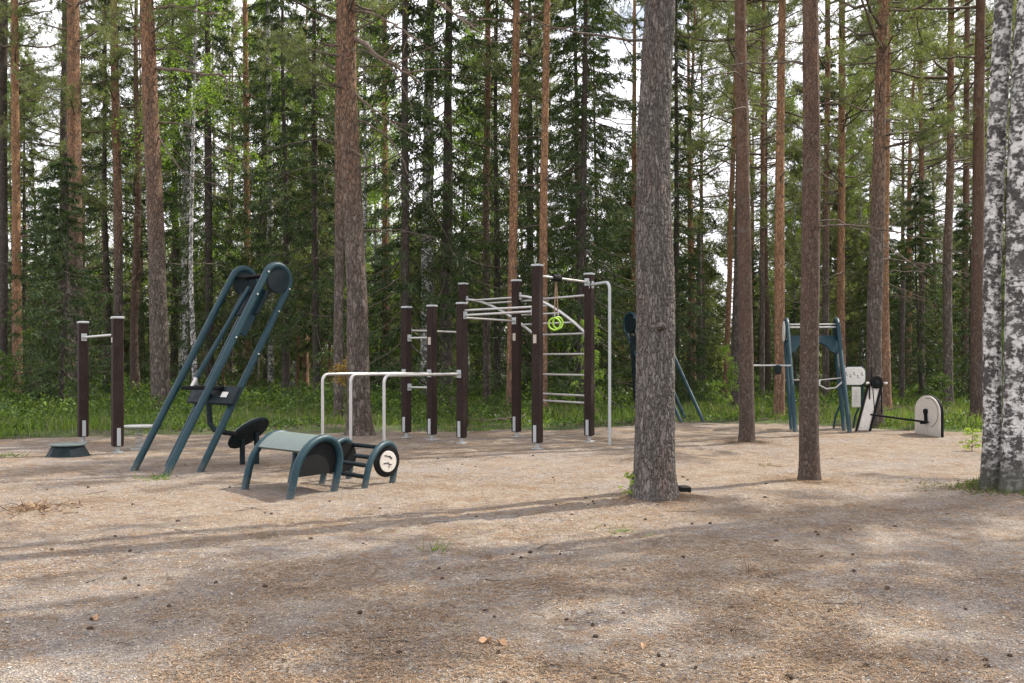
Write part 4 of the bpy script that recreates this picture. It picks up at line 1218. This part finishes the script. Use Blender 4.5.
def bar(a, b, z0, z1, r=.019, name='bar', m='steel', clamp=True, root=None, o_=None):
    root = root or rig; o_ = ro if o_ is None else o_
    A = (PP[a] if isinstance(a, str) else np.asarray(a, float)).copy(); B = (PP[b] if isinstance(b, str) else np.asarray(b, float)).copy()
    A[2] = z0; B[2] = z1; t = (B - A) / np.linalg.norm(B - A)
    A2 = A + t * .075; B2 = B - t * .075
    q = MB().tube([A2 - o_, B2 - o_], r, 12).build(name, M[m], root)
    if clamp:
        h = np.array([0, 0, 1.]); s = np.cross(h, t)
        cb = MB()
        for E, sg in ((A2, 1), (B2, -1)):
            cb.box(E - o_ + t * sg * .005, (.012, .085, .12), (t, s, h), .003)
            cb.tube([E - o_, E - o_ + t * sg * .05], r * 1.45, 12)
        cb.build('clamp', M['zinc'], q)
    return q


bar('low_a', 'tall_back', 1.865, 1.865, .019)
bar('low_a', 'low_b', 1.73, 1.73, .017); bar('low_a', 'low_b', .88, .88, .017)
bar('low_c', 'tall_mid', 2.035, 2.035, .017)
bar('low_c', 'tall_front', 2.07, 2.09, .02); bar('low_c', 'tall_front', 2.15, 2.16, .017, clamp=False)
bar('tall_front', 'tall_right', 2.63, 2.63, .019)
bar('tall_hid', 'tall_right', 2.42, 2.42, .019, clamp=False)
for z in (1.79, 1.45, 1.10, .76, .64):
    bar('tall_hid', 'tall_right', z, z, .017, 'rung', clamp=False)


def rail(a, b):
    A = PP[a].copy(); B = PP[b].copy(); t = (B - A) / np.linalg.norm(B - A)
    A2 = A + t * .07; B2 = B - t * .07; L = np.linalg.norm(B2 - A2); P = []
    for k in np.linspace(0, 1, 18):
        P.append(A2 + t * L * k + np.array([0, 0, 2.47 - .68 * (k ** 1.7)]))
    return np.array(P)


R1 = rail('tall_back', 'tall_hid'); R2 = rail('tall_mid', 'tall_right')
MB().tube(R1 - ro, .024, 12).build('rail', M['steel'], rig); MB().tube(R2 - ro, .024, 12).build('rail', M['steel'], rig)
for k in (2, 5, 8, 11, 14):
    MB().tube([R1[k] - ro, R2[k] - ro], .017, 10).build('rung', M['steel'], rig)
cb = MB()
for P, e in ((R1, 0), (R1, -1), (R2, 0), (R2, -1)):
    cb.box(P[e] - ro, (.014, .085, .13), (U, W, (0, 0, 1)), .003)
cb.build('clamp', M['zinc'], rig)
# pole hooked to the right post
px_, pd = 609.6, 15.75
B = np.array([(px_ - 512) / F * pd, pd, 0]); A = PP['tall_right'].copy(); t = (B - A) / np.linalg.norm(B - A); zc = 2.585
P = [A + t * .07 + V3(0, 0, zc)]
cc = B - t * .12 + V3(0, 0, zc - .12)
P += list(arc(cc, (0, 0, 1), t, .12, 0, math.pi / 2, 8)) + [B + V3(0, 0, gz(B[0], B[1]) - .05)]
q = MB().tube(np.array(P) - ro, .024, 12).build('climbing_pole', M['zinc'], rig)
MB().box(A + t * .072 + V3(0, 0, zc) - ro, (.012, .085, .12), (t, np.cross((0, 0, 1), t), (0, 0, 1)), .003).build('clamp', M['zinc'], q)
# dip bars
for k, L in (('low_a', 2.02), ('low_b', 1.97), ('low_c', 1.87)):
    A = PP[k]; t = -U; z = 1.125; B = A + t * L; E = A + t * .075
    P = [E + V3(0, 0, z)]
    cc = B - t * .11 + V3(0, 0, z - .11)
    P += list(arc(cc, (0, 0, 1), t, .11, 0, math.pi / 2, 8)) + [B + V3(0, 0, -.05)]
    q = MB().tube(np.array(P) - ro, .024, 12).build('dip_bar', M['steel'], rig)
    MB().box(E + V3(0, 0, z) - ro, (.014, .085, .13), (t, np.cross((0, 0, 1), t), (0, 0, 1)), .003).build('clamp', M['zinc'], q)

# sling with two rings (hangs on the bar: its own thing)
A = PP['tall_front']; B = PP['tall_right']; H0 = A + (B - A) * .34 + V3(0, 0, 2.63); t = (B - A) / np.linalg.norm(B - A)
sling = empty('gym_rings', H0, 'pair of lime green gym rings hung by brown straps from the top bar', 'gym rings')
MB().tube([-t * .10, t * .10], .055, 16).build('sleeve', M['black'], sling)
for k, (off, dz) in enumerate(((-.045, -.72), (.055, -.70))):
    top = t * (off * .25); bot = t * off + V3(0, 0, dz + .115)
    MB().box((top + bot) / 2, (.028, .006, np.linalg.norm(bot - top)), (t, np.cross((0, 0, 1), t), bot - top), .001).build('strap', M['strap'], sling)
    MB().tube([bot + V3(0, 0, .07), bot], .012, 8).build('buckle', M['steel'], sling)
    c = t * off + V3(0, 0, dz); ax_ = np.array([1, .15 + .5 * k, 0]); ax_ /= np.linalg.norm(ax_)
    rp = arc(c, ax_, (0, 0, 1), .092, 0, T2, 33)
    MB().tube(rp, .0145, 12, caps=False).build('ring', M['lime'], sling)

# ------------------------------------------------------------------ low bar of two posts, step cone, balance disc
lx, ly = (83 - 512) / F * 16.3, 16.3; rx_, ry_ = (117.5 - 512) / F * 14.5, 14.5
lo = empty('low_bar', ((lx + rx_) / 2, (ly + ry_) / 2, 0), 'low exercise bar held between two brown posts at the left of the gravel', 'exercise bar')
lr = np.array(lo.location)
dvec = np.array([rx_ - lx, ry_ - ly, 0]); dvec /= np.linalg.norm(dvec); pv = np.array([-dvec[1], dvec[0], 0])
for x, y in ((lx, ly), (rx_, ry_)):
    p = add_post(lo, lr, x, y, 1.94, .15, (dvec, pv, (0, 0, 1)))
MB().box(V3(rx_, ry_, 1.64) - lr - dvec * 0 - pv * .079, (.06, .006, .07), (dvec, pv, (0, 0, 1)), .002).build('plaque', M['plaque'], p)
bar((lx, ly, 0), (rx_, ry_, 0), 1.72, 1.72, .02, root=lo, o_=lr)

x, y = G(68, 455.5); g = gz(x, y)
sc = empty('step_cone', (x, y, g), 'squat dark teal cone step with a flat top beside the low bar', 'step cone')
MB().lathe((0, 0, 0), [(.30, -.03), (.30, .012), (.285, .02), (.215, .145), (.22, .155)], 12).build('cone_body', M['dark_teal'], sc, False)
MB().lathe((0, 0, 0), [(.235, .152), (.24, .158), (.24, .17), (.232, .176)], 48).build('top_plate', M['grey_teal'], sc)
x, y = G(139, 449); g = gz(x, y)
bd = empty('balance_disc', (x, y, g), 'round grey balance disc on a coil spring behind the right brown post', 'balance disc')
MB().lathe((0, 0, 0), [(.19, .335), (.225, .345), (.225, .365), (.21, .375)], 48).build('disc', M['grey_plate'], bd)
k = np.linspace(0, 5 * T2, 90)
MB().tube(np.stack([.05 * np.cos(k), .05 * np.sin(k), .02 + .31 * k / k[-1]], 1), .009, 8).build('spring', M['zinc'], bd)
MB().lathe((0, 0, 0), [(.12, -.02), (.12, .018), (.10, .022)], 24).build('base_plate', M['zinc'], bd)


# ------------------------------------------------------------------ teal machines
def arch(mid, p, s, z, gap, r_t=.045):
    """leaning tube arch: foot middle, lean direction p, lean s over height z"""
    p = np.asarray(p, float) / np.linalg.norm(p); k = np.array([0, 0, 1.])
    L = math.hypot(s, z); l = (s * p + z * k) / L; m = (z * p - s * k) / L
    r = gap * (z / L) / 2
    Cn = mid + l * L
    a = Cn - m * r; b = Cn + m * r
    f1 = a - l * (a[2] + .05) / l[2]; f2 = b - l * (b[2] + .05) / l[2]
    semi = arc(Cn, -m, l, r, 0, math.pi, 18)
    return np.concatenate([[f1, (f1 + a) / 2], semi, [(f2 + b) / 2, f2]]), Cn, l, m, r


def slanted_machine(mid0, p, n, wdt, s, z, gap, label, rich=True, tr=.045):
    p = np.array([*p, 0.]); p /= np.linalg.norm(p); n = np.array([*n, 0.]); n /= np.linalg.norm(n)
    root = empty('lift_machine', (mid0[0], mid0[1], 0), label, 'exercise machine'); o_ = np.array([mid0[0], mid0[1], 0.])
    info = []
    for j, off in enumerate((0, wdt)):
        P, Cn, l, m, r = arch(n * -off, p, s, z, gap, tr)
        Cn = Cn.copy()
        f = MB().tube(P, tr, 16).build('arch_frame', M['teal'], root)
        sg = 1 if j == 0 else -1
        MB().disc(Cn, n, r * .82, .05, 40).build('end_disc', M['dark_teal'], f)
        bb = MB()
        for tt in (P[2], P[-3]):
            for hh in (0, -.35, -1.0): bb.disc(tt + l * hh + n * sg * (tr + .002), n, .012, .014, 10, .002)
        bb.build('bolt', M['steel'], f)
        info.append((P, Cn))
    c = info[0][1]
    lat = -n * wdt
    return root, c, l, m, r, n, lat, p


# 1: big one on the left
N1 = np.array(G(165.2, 474.8)); N2 = np.array(G(200.7, 469))
mid0 = (N1 + N2) / 2
pdir = np.array([.6, .8]); ndir = np.array([.74, -.67]); mid0 = N1 + pdir * .25
root, c, l, m, r, n, lat, p3 = slanted_machine(mid0, pdir, ndir, .78, 1.42, 2.39, .47, 'tall slanted dark teal lift machine left of the curved bench')
M1 = root
MB().box(c + lat / 2 - l * .34, (.66, .03, .38), (n, m, l), .01).build('weight_cover', M['dark_teal'], root)
MB().tube([c + l * .1, c + lat + l * .1], .03, 12).build('axle', M['black'], root)
MB().tube([c - m * .14, c + lat - m * .14], .02, 12).build('axle', M['black'], root)
pc = c - l * 1.66
pan = MB().box(pc + lat * .50 + m * .12, (1.08, .05, .26), (n, m, l), .015).build('seat_back', M['dark_teal'], root)
MB().box(pc + lat * .12 + m * .09, (.14, .006, .075), (n, m, l), .001).build('label_plate', M['white'], pan)
A = c + lat * .62 - m * .06 - l * .12; Bq = c + lat * .72 - m * .12 - l * 1.55
arm = MB().tube([A, Bq], .032, 12).build('arm', M['teal'], root)
MB().tube([Bq, Bq - l * .13], .026, 12).build('grip', M['steel'], arm)
A = c + lat * .22 - m * .02 - l * .2
MB().box(A - l * .3, (.05, .12, .7), (n, m, l), .01).build('guide_board', M['teal'], root)
q0 = pc + lat * .55 + m * .05
lev = MB().tube([q0, q0 + V3(.02, 0, -.25), q0 + V3(.03, 0, -.40), q0 + V3(.10, -.05, -.47), q0 + V3(.26, -.08, -.51)], .035, 12).build('lever', M['dark_teal'], root)
MB().box(q0 + V3(.26, -.08, -.51), (.26, .12, .05), ((1, -.2, -.1), (.2, 1, 0), (0, .1, 1)), .015).build('footrest', M['black'], lev)
MB().box(q0 + V3(-.05, -.05, .06), (.55, .14, .05), ((1, -.3, 0), (.3, 1, 0), (0, 0, 1)), .015).build('seat', M['black'], root)

# 2: same kind behind the nearest tree
mid2 = np.array([(670.5 - 512) / F * 22.0, 21.7])
root, c, l, m, r, n, lat, p3 = slanted_machine(mid2 + np.array([.53, .27]), (-.46, .89), (.89, .46), .6, 1.62, 2.18, .62, 'dark slanted lift machine half hidden behind the nearest pine trunk', False, .04)
MB().box(c + lat * .5 - l * .3, (.56, .04, .4), (n, m, l), .01).build('weight_cover', M['dark_teal'], root)
MB().box(c + lat * .5 - l * 1.35, (.6, .05, .3), (n, m, l), .01).build('seat_back', M['dark_teal'], root)
MB().tube([c, c + lat], .03, 12).build('axle', M['black'], root)
MB().box(np.array([(636 - 512) / F * 23, 23, Zat(368, 23)]) - np.array([*(mid2 + np.array([.53, .27])), 0]), (.20, .08, 1.55), ((1, .4, 0), (-.4, 1, 0), (.06, 0, -1)), .02).build('sliding_board', M['dark_teal'], root)

# 3: upright teal frame on the right
R1_ = np.array(G(849.6, 432.3)); R2_ = np.array(G(844.4, 430.2)); mid3 = (R1_ + R2_) / 2
root, c, l, m, r, n, lat, p3 = slanted_machine(mid3, (.16, .98), (.98, -.16), .98, 1.25, 1.92, .6, 'upright teal frame with two steel crossbars right of the red brown pine', False, .042)
MB().tube([c - m * .12 + l * .10, c + lat - m * .12 + l * .10], .018, 12).build('crossbar', M['steel'], root)
MB().tube([c - m * .16, c + lat - m * .16], .018, 12).build('crossbar', M['steel'], root)
cut = []
wq = .98
for k in np.linspace(math.pi, 0, 14): cut.append((math.cos(k) * .30, -.30 + math.sin(k) * .17))
outl = [(-wq / 2, 0), (-wq / 2, -.36), (-.42, -.42), (-.34, -.42)] + cut + [(.34, -.42), (.42, -.42), (wq / 2, -.36), (wq / 2, 0)]
bm_ = MB(); a1 = n; a2 = l; cen = c + lat / 2 - l * .10
# panel as a strip so the arched cut stays open
top_ = [(-wq / 2 + wq * i / 13, 0) for i in range(14)]; low = [(x_, (-.42 if abs(x_) > .34 else -.42 + .27 * math.sqrt(max(0, 1 - (x_ / .345) ** 2)))) for x_, _ in top_]
Vp = []
for th in (-.018, .018):
    for (x_, y_) in top_ + low: Vp.append(cen + a1 * x_ + a2 * y_ + m * th)
Qs = []
for i in range(13):
    Qs += [[i, i + 1, 14 + i + 1, 14 + i], [28 + i + 1, 28 + i, 28 + 14 + i, 28 + 14 + i + 1], [i + 1, i, 28 + i, 28 + i + 1], [14 + i, 14 + i + 1, 42 + i + 1, 42 + i]]
bm_.add(Vp, Qs); bm_.build('panel', M['teal'], root)
MB().disc(c + lat - n * .05 - m * .02, n, r * .85, .02, 30).build('end_cap', M['white'], root)
hb = V3(*G(779, 431), 0) - V3(mid3[0], mid3[1], 0)
zb = Zat(365.5, 18.9)
arm = MB().tube([hb + V3(-.50, 0, zb), hb + V3(.25, .1, zb)], .016, 10).build('lever_bar', M['zinc'], root)
MB().box(hb + V3(-.02, 0, zb - .08), (.12, .12, .18), None, .03).build('pivot_block', M['dark_teal'], arm)
q0 = c + lat * .42 - l * 1.15
MB().tube([q0, q0 + V3(-.02, -.05, -.1), q0 + V3(.1, -.1, -.17), q0 + V3(.28, -.1, -.15), q0 + V3(.42, -.05, -.04)], .016, 10).build('handle', M['steel'], root)
MB().tube([c + lat * .98 - l * 1.15, q0, c - l * 1.1], .012, 8).build('tie_bar', M['steel'], root)

# ------------------------------------------------------------------ info board
d = 19.6; sx, sy = (854 - 512) / F * d, d
sg_ = empty('info_board', (sx, sy, 0), 'white rounded instruction board with small figures on teal legs', 'sign')


def rr_outline(w_, h_, r_, n_=6):
    o = []
    for cx_, cy_, a0 in ((w_ / 2 - r_, h_ / 2 - r_, 0), (-w_ / 2 + r_, h_ / 2 - r_, 90), (-w_ / 2 + r_, -h_ / 2 + r_, 180), (w_ / 2 - r_, -h_ / 2 + r_, 270)):
        for k in range(n_): a = math.radians(a0 + 90 * k / (n_ - 1)); o.append((cx_ + math.cos(a) * r_, cy_ + math.sin(a) * r_))
    return o


sa1 = np.array([1, -.12, 0]); sa1 /= np.linalg.norm(sa1)
z1 = Zat(376, d)
nrm = np.cross(sa1, (0, 0, 1))
bk = MB().prism(rr_outline(.46, .38, .12), V3(0, .02, z1), sa1, (0, 0, 1), .03).build('backing', M['teal'], sg_)
fb = MB().prism(rr_outline(.43, .35, .11), V3(0, .02, z1) + nrm * .018, sa1, (0, 0, 1), .016).build('board', M['white'], sg_)
ic = MB()
for i, (ux, uz) in enumerate(((-.15, .03), (-.07, -.01), (.0, .04), (.07, -.02), (.15, .03))):
    cpos = V3(0, .02, z1) + sa1 * ux + V3(0, 0, uz) + nrm * .028
    ic.disc(cpos + V3(0, 0, .032), nrm, .011, .003, 12, .0005)
    ic.box(cpos, (.035, .006, .012), (sa1 + V3(0, 0, .5), nrm, (-.5, 0, 1)), .001)
    ic.box(cpos + sa1 * .018 + V3(0, 0, -.02), (.03, .004, .008), (sa1, nrm, (0, 0, 1)), .001)
ic.build('figures', M['black'], fb)
z2 = Zat(397, d)
pl = MB().prism(rr_outline(.165, .40, .015), V3(.04, 0, z2) + nrm * .016, sa1, (0, 0, 1), .02).build('small_board', M['white'], sg_)
tx = MB()
for i in range(7): tx.box(V3(.04, 0, z2 + .12 - i * .035) + nrm * .0275, (.09 - .02 * (i % 3), .003, .006), (sa1, nrm, (0, 0, 1)), .0005)
tx.build('text_lines', M['grey_plate'], pl)
for xa in (-.19, .20):
    MB().tube([V3(xa, .05, z1 - .02), V3(xa - .02, .07, z1 - .5), V3(xa - .14, .10, .25), V3(xa - .18, .12, -.05)], .02, 12).build('leg', M['teal'], sg_)

# ------------------------------------------------------------------ slanted pedal board
d = 18.9; ax_, ay_ = (863 - 512) / F * d, d
ped = empty('pedal_machine', (ax_, ay_, 0), 'slanted white board with black edges, hub and pedals right of the info board', 'exercise machine')
top = V3((880 - 863) / F * d, .25, Zat(384, d)); dirb = top / np.linalg.norm(top); wv = np.array([1., -.25, 0]); wv /= np.linalg.norm(wv); nb = np.cross(wv, dirb); nb /= np.linalg.norm(nb)
Lb = np.linalg.norm(top)
MB().box(top / 2, (.20, .05, Lb), (wv, nb, dirb), .01).build('board', M['warm_white'], ped)
for s_ in (-1, 1): MB().box(top / 2 + wv * s_ * .125, (.045, .10, Lb + .04), (wv, nb, dirb), .01).build('side_rail', M['black'], ped)
hub = MB().disc(top + nb * -.0 + V3(.0, -.06, .03), V3(.25, -1, 0), .12, .10, 32, .02).build('hub', M['black'], ped)
MB().disc(top + V3(-.005, -.115, .03), V3(.25, -1, 0), .045, .02, 24, .005).build('hub_cap', M['dark_teal'], hub)
MB().tube([top + V3(-.16, -.05, .0), top + V3(.18, -.06, .02)], .014, 10).build('hand_bar', M['steel'], ped)
for s_ in (-.165, .185): MB().tube([top + V3(s_ - .025, -.05, .01), top + V3(s_ + .03, -.055, .012)], .024, 10).build('grip', M['white'], ped)
for s_, b_ in ((-.14, -.56), (.09, -.58)): MB().tube([top + V3(s_, -.08, 0), top + V3(s_, -.10, b_)], .014, 8).build('rod', M['black'], ped)
MB().tube([V3((873 - 863) / F * d, -.1, .3), V3(.19, .1, 1.9 - .68)], .010, 8).build('rod', M['black'], ped)
# connecting rod reaches the crank panel
pxp, pdp = 926, 17.95
rodend = V3((pxp - 512) / F * pdp - ax_, pdp - ay_ - .10, Zat(422, pdp)); rodst = V3((869 - 863) / F * d, -.09, Zat(414.3, d))
MB().tube([rodst, rodend], .019, 12).build('connecting_rod', M['black'], ped)
e2 = V3((915 - 863) / F * d, .5, Zat(405.6, 19.4))
MB().tube([V3(.35, .2, Zat(413, 19)), e2], .010, 8).build('rod', M['twig'], ped)

# ------------------------------------------------------------------ crank panel
C1_ = np.array([(942 - 512) / F * 17.55, 17.55]); C0 = np.array([(916 - 512) / F * 18.5, 18.5]); pa = C1_ - C0; Wp = np.linalg.norm(pa); pa = np.array([*(pa / Wp), 0.])
cen = np.array([*(C1_ + C0) / 2, 0.])
cp = empty('crank_panel', cen, 'white rounded upright panel with a black crank at the right end of the machines', 'exercise machine')
Hh = Zat(395, 18.0); rad = Wp / 2
ol = [(-Wp / 2, -.03), (Wp / 2, -.03)] + [(math.cos(a) * rad, Hh - rad * .62 + math.sin(a) * rad * .62) for a in np.linspace(0, math.pi, 18)]
a2 = (0, 0, 1); nn = np.cross(pa, a2)
if nn[1] > 0: nn = -nn
MB().prism(ol, -nn * .012, pa, a2, .05, .01).build('edge_frame', M['black'], cp)
MB().prism([(x_ * .97, y_ * .985) for x_, y_ in ol], nn * .022, pa, a2, .02, .004).build('board', M['warm_white'], cp)
ring_c = nn * .034 + V3(0, 0, .40) + pa * .06
MB().tube([ring_c + pa * math.cos(a) * .34 + V3(0, 0, math.sin(a) * .26) for a in np.linspace(-1.3, 1.9, 30)], .004, 6).build('ring_mark', M['black'], cp)
pivot = nn * .05 + V3((926 - 512) / F * 18 - cen[0], 0, Zat(411.5, 18)); pivot = pa * np.dot(pivot, pa) + nn * .06 + V3(0, 0, pivot[2])
cr_ = MB().tube([pivot, pivot + pa * .02 + V3(0, 0, -.2)], .03, 12)
cr_.disc(pivot, nn, .05, .05, 24, .006)
ck = cr_.build('crank', M['black'], cp)
MB().tube([pivot + pa * .02 + V3(0, 0, -.2), pivot + pa * .02 + V3(0, 0, -.2) + nn * .10], .028, 12).build('crank_pin', M['black'], ck)

# ------------------------------------------------------------------ curved bench
bL0 = np.array(G(244.6, 489)); bL1 = np.array(G(291, 482.5)); bR0 = np.array(G(290, 498)); bR1 = np.array(G(334, 491))


def small_arch(f0, f1, shift, ztop, r_t, org):
    """tube arch whose two legs lean the same way; f0,f1 feet; shift = lean along f0->f1"""
    u = (f1 - f0); g_ = np.linalg.norm(u); u = np.array([*(u / g_), 0.]); k = np.array([0, 0, 1.])
    rad = g_ / 2; o2 = np.array([*f0, 0.]) - org
    zc_ = ztop - rad; P = []
    def sh(v): return v + u * shift * (v[2] / ztop)
    for zq in np.linspace(-.05, zc_, 5): P.append(sh(o2 + k * zq))
    for a in np.linspace(math.pi, 0, 16)[1:-1]: P.append(sh(o2 + u * (rad + rad * math.cos(a)) + k * (zc_ + rad * math.sin(a))))
    for zq in np.linspace(zc_, -.05, 5): P.append(sh(o2 + u * g_ + k * zq))
    return np.array(P), u, rad, zc_, o2


org = np.array([*((bL0 + bL1 + bR0 + bR1) / 4), 0.])
bn = empty('curved_bench', org, 'low bench with a pale grey-green rounded top between two dark teal tube arches', 'exercise bench')
sh_ = .16
PL = small_arch(bL0, bL1, sh_, .555, .04, org); PR = small_arch(bR0, bR1, sh_, .555, .04, org)
for P in (PL, PR): MB().tube(P[0], .04, 16).build('arch_frame', M['teal'], bn)
# curved sheet between the arches (thick)
A_ = PL[0]; B_ = PR[0]; i0, i1 = 3, 20
lenA = len(A_)
ia = range(7, lenA - 3)
Vq = []; cA = A_[ia.start:ia.stop].mean(0)
ns = 7
def norm_of(P, i):
    t = P[i + 1] - P[i - 1]; ax0 = (B_[5] - A_[5]); nrm_ = np.cross(t, ax0); nrm_ /= np.linalg.norm(nrm_)
    return -nrm_ if nrm_[2] < 0 and i < lenA // 2 + 3 and i > lenA // 2 - 3 else nrm_
sgn = None
for th in (.0, -.03):
    for i in ia:
        t = A_[i + 1] - A_[i - 1]; nr = np.cross(B_[5] - A_[5], t); nr /= np.linalg.norm(nr)
        if sgn is None:
            mid_i = lenA // 2; tm = A_[mid_i + 1] - A_[mid_i - 1]; sgn = 1 if np.cross(B_[5] - A_[5], tm)[2] > 0 else -1
        nr = nr * sgn
        for k in range(ns):
            f_ = .02 + .96 * k / (ns - 1)
            Vq.append(A_[i] * (1 - f_) + B_[i] * f_ + nr * (.022 + th))
Vq = np.array(Vq); m_ = len(list(ia)); half = m_ * ns; Qq = []
for i in range(m_ - 1):
    for k in range(ns - 1):
        a = i * ns + k; Qq += [[a, a + 1, a + ns + 1, a + ns], [half + a + ns, half + a + ns + 1, half + a + 1, half + a]]
for i in range(m_ - 1):
    a = i * ns; Qq += [[a, a + ns, half + a + ns, half + a], [a + ns - 1, half + a + ns - 1, half + a + 2 * ns - 1, a + 2 * ns - 1]]
for k in range(ns - 1):
    Qq += [[k, half + k, half + k + 1, k + 1]]; a = (m_ - 1) * ns + k; Qq += [[a, a + 1, half + a + 1, half + a]]
sb = MB(); sb.add(Vq, Qq); sb.build('curved_top', M['grey_teal'], bn)
# black end plates filling the arches
for P, nm in ((PR, 1),):
    pts_ = P[0][3:-3]; Cc = pts_.mean(0); axd = (A_[5] - B_[5]); axd /= np.linalg.norm(axd)
    fan = MB(); base = [Cc + (q - Cc) * .93 + axd * .02 * nm for q in pts_]; base2 = [q + axd * .025 * nm for q in base]
    nv = len(base); fan.add(np.array(base + base2), [[i, (i + 1) % nv, nv + (i + 1) % nv, nv + i] for i in range(nv)], N=[list(range(nv))[::-1], list(range(nv, 2 * nv))])
    fan.build('end_plate', M['black'], bn)

# ------------------------------------------------------------------ low dial bench
cB0 = np.array(G(322, 483)); cB1 = np.array(G(348.5, 478)); cF0 = np.array(G(364.4, 489)); cF1 = np.array(G(392, 483.3))
org = np.array([*((cB0 + cB1 + cF0 + cF1) / 4), 0.])
dn_ = empty('dial_bench', org, 'small low teal bench with a white dial, right of the curved bench', 'exercise bench')
PB = small_arch(cB0, cB1, .15, .445, .034, org); PF = small_arch(cF0, cF1, .15, .445, .034, org)
axd = np.array([*(cF0 - cB0), 0.]); axd /= np.linalg.norm(axd)
for P in (PB, PF):
    fr = MB().tube(P[0], .034, 14).build('arch_frame', M['teal'], dn_)
    Cc = P[0][len(P[0]) // 2].copy(); Cc[2] = .255
    Cc = Cc - P[1] * .02
    MB().disc(Cc, axd, .175, .03, 40).build('round_plate', M['black'], fr)
    P_c = Cc
wd_ = MB().disc(P_c + axd * .024 + V3(0, 0, -.005), axd, .115, .014, 40, .003).build('dial', M['warm_white'], dn_)
mk = MB(); rt = np.cross((0, 0, 1), axd); rt = rt if rt[0] > 0 else -rt
for (ux, uz, L_, an) in ((-.01, .055, .09, -.2), (.03, .035, .05, -.5), (-.03, -.02, .07, .05), (.02, -.035, .05, -.3), (.045, .03, .02, 1.2), (.01, -.06, .02, 1.2)):
    dd_ = rt * math.cos(an) + V3(0, 0, math.sin(an)); mk.box(P_c + axd * .033 + rt * ux + V3(0, 0, uz), (L_, .003, .010), (dd_, axd, np.cross(dd_, axd)), .0005)
mk.build('dial_figure', M['black'], wd_)
bA = PB[0]; bB = PF[0]
for i_, ex in ((5, .0), (3, .0), (15, 0)):
    MB().tube([bA[i_] - axd * .02, bB[i_] + axd * .0], .024, 12).build('cross_tube', M['dark_teal'], dn_)
ctop = (bA[8] + bB[8]) / 2
MB().tube([bB[7] - axd * .30 + V3(0, 0, -.02), bB[7] + V3(0, 0, -.02)], .024, 12).build('peg', M['dark_teal'], dn_)

# ------------------------------------------------------------------ tilted disc step
x, y = G(247, 464); g = gz(x, y)
td_ = empty('tilted_disc', (x, y, g), 'dark tilted disc on two short posts just left of the curved bench', 'exercise step')
axn = np.array([-.62, .15, .80]); axn = np.array([-.50, -.55, .62])
axn = np.array([-.60, .25, .72])
MB().disc(V3(.02, 0, .41), axn, .30, .05, 48, .015).build('disc', M['dark_teal'], td_)
MB().disc(V3(.02, 0, .41) + axn * .033, axn, .27, .012, 48, .003).build('top_plate', M['grey_plate'], td_)
MB().tube([V3(-.06, 0, -.05), V3(-.06, 0, .36)], .035, 12).build('post', M['dark_teal'], td_)
MB().tube([V3(.10, .10, -.05), V3(.10, .10, .42)], .035, 12).build('post', M['dark_teal'], td_)
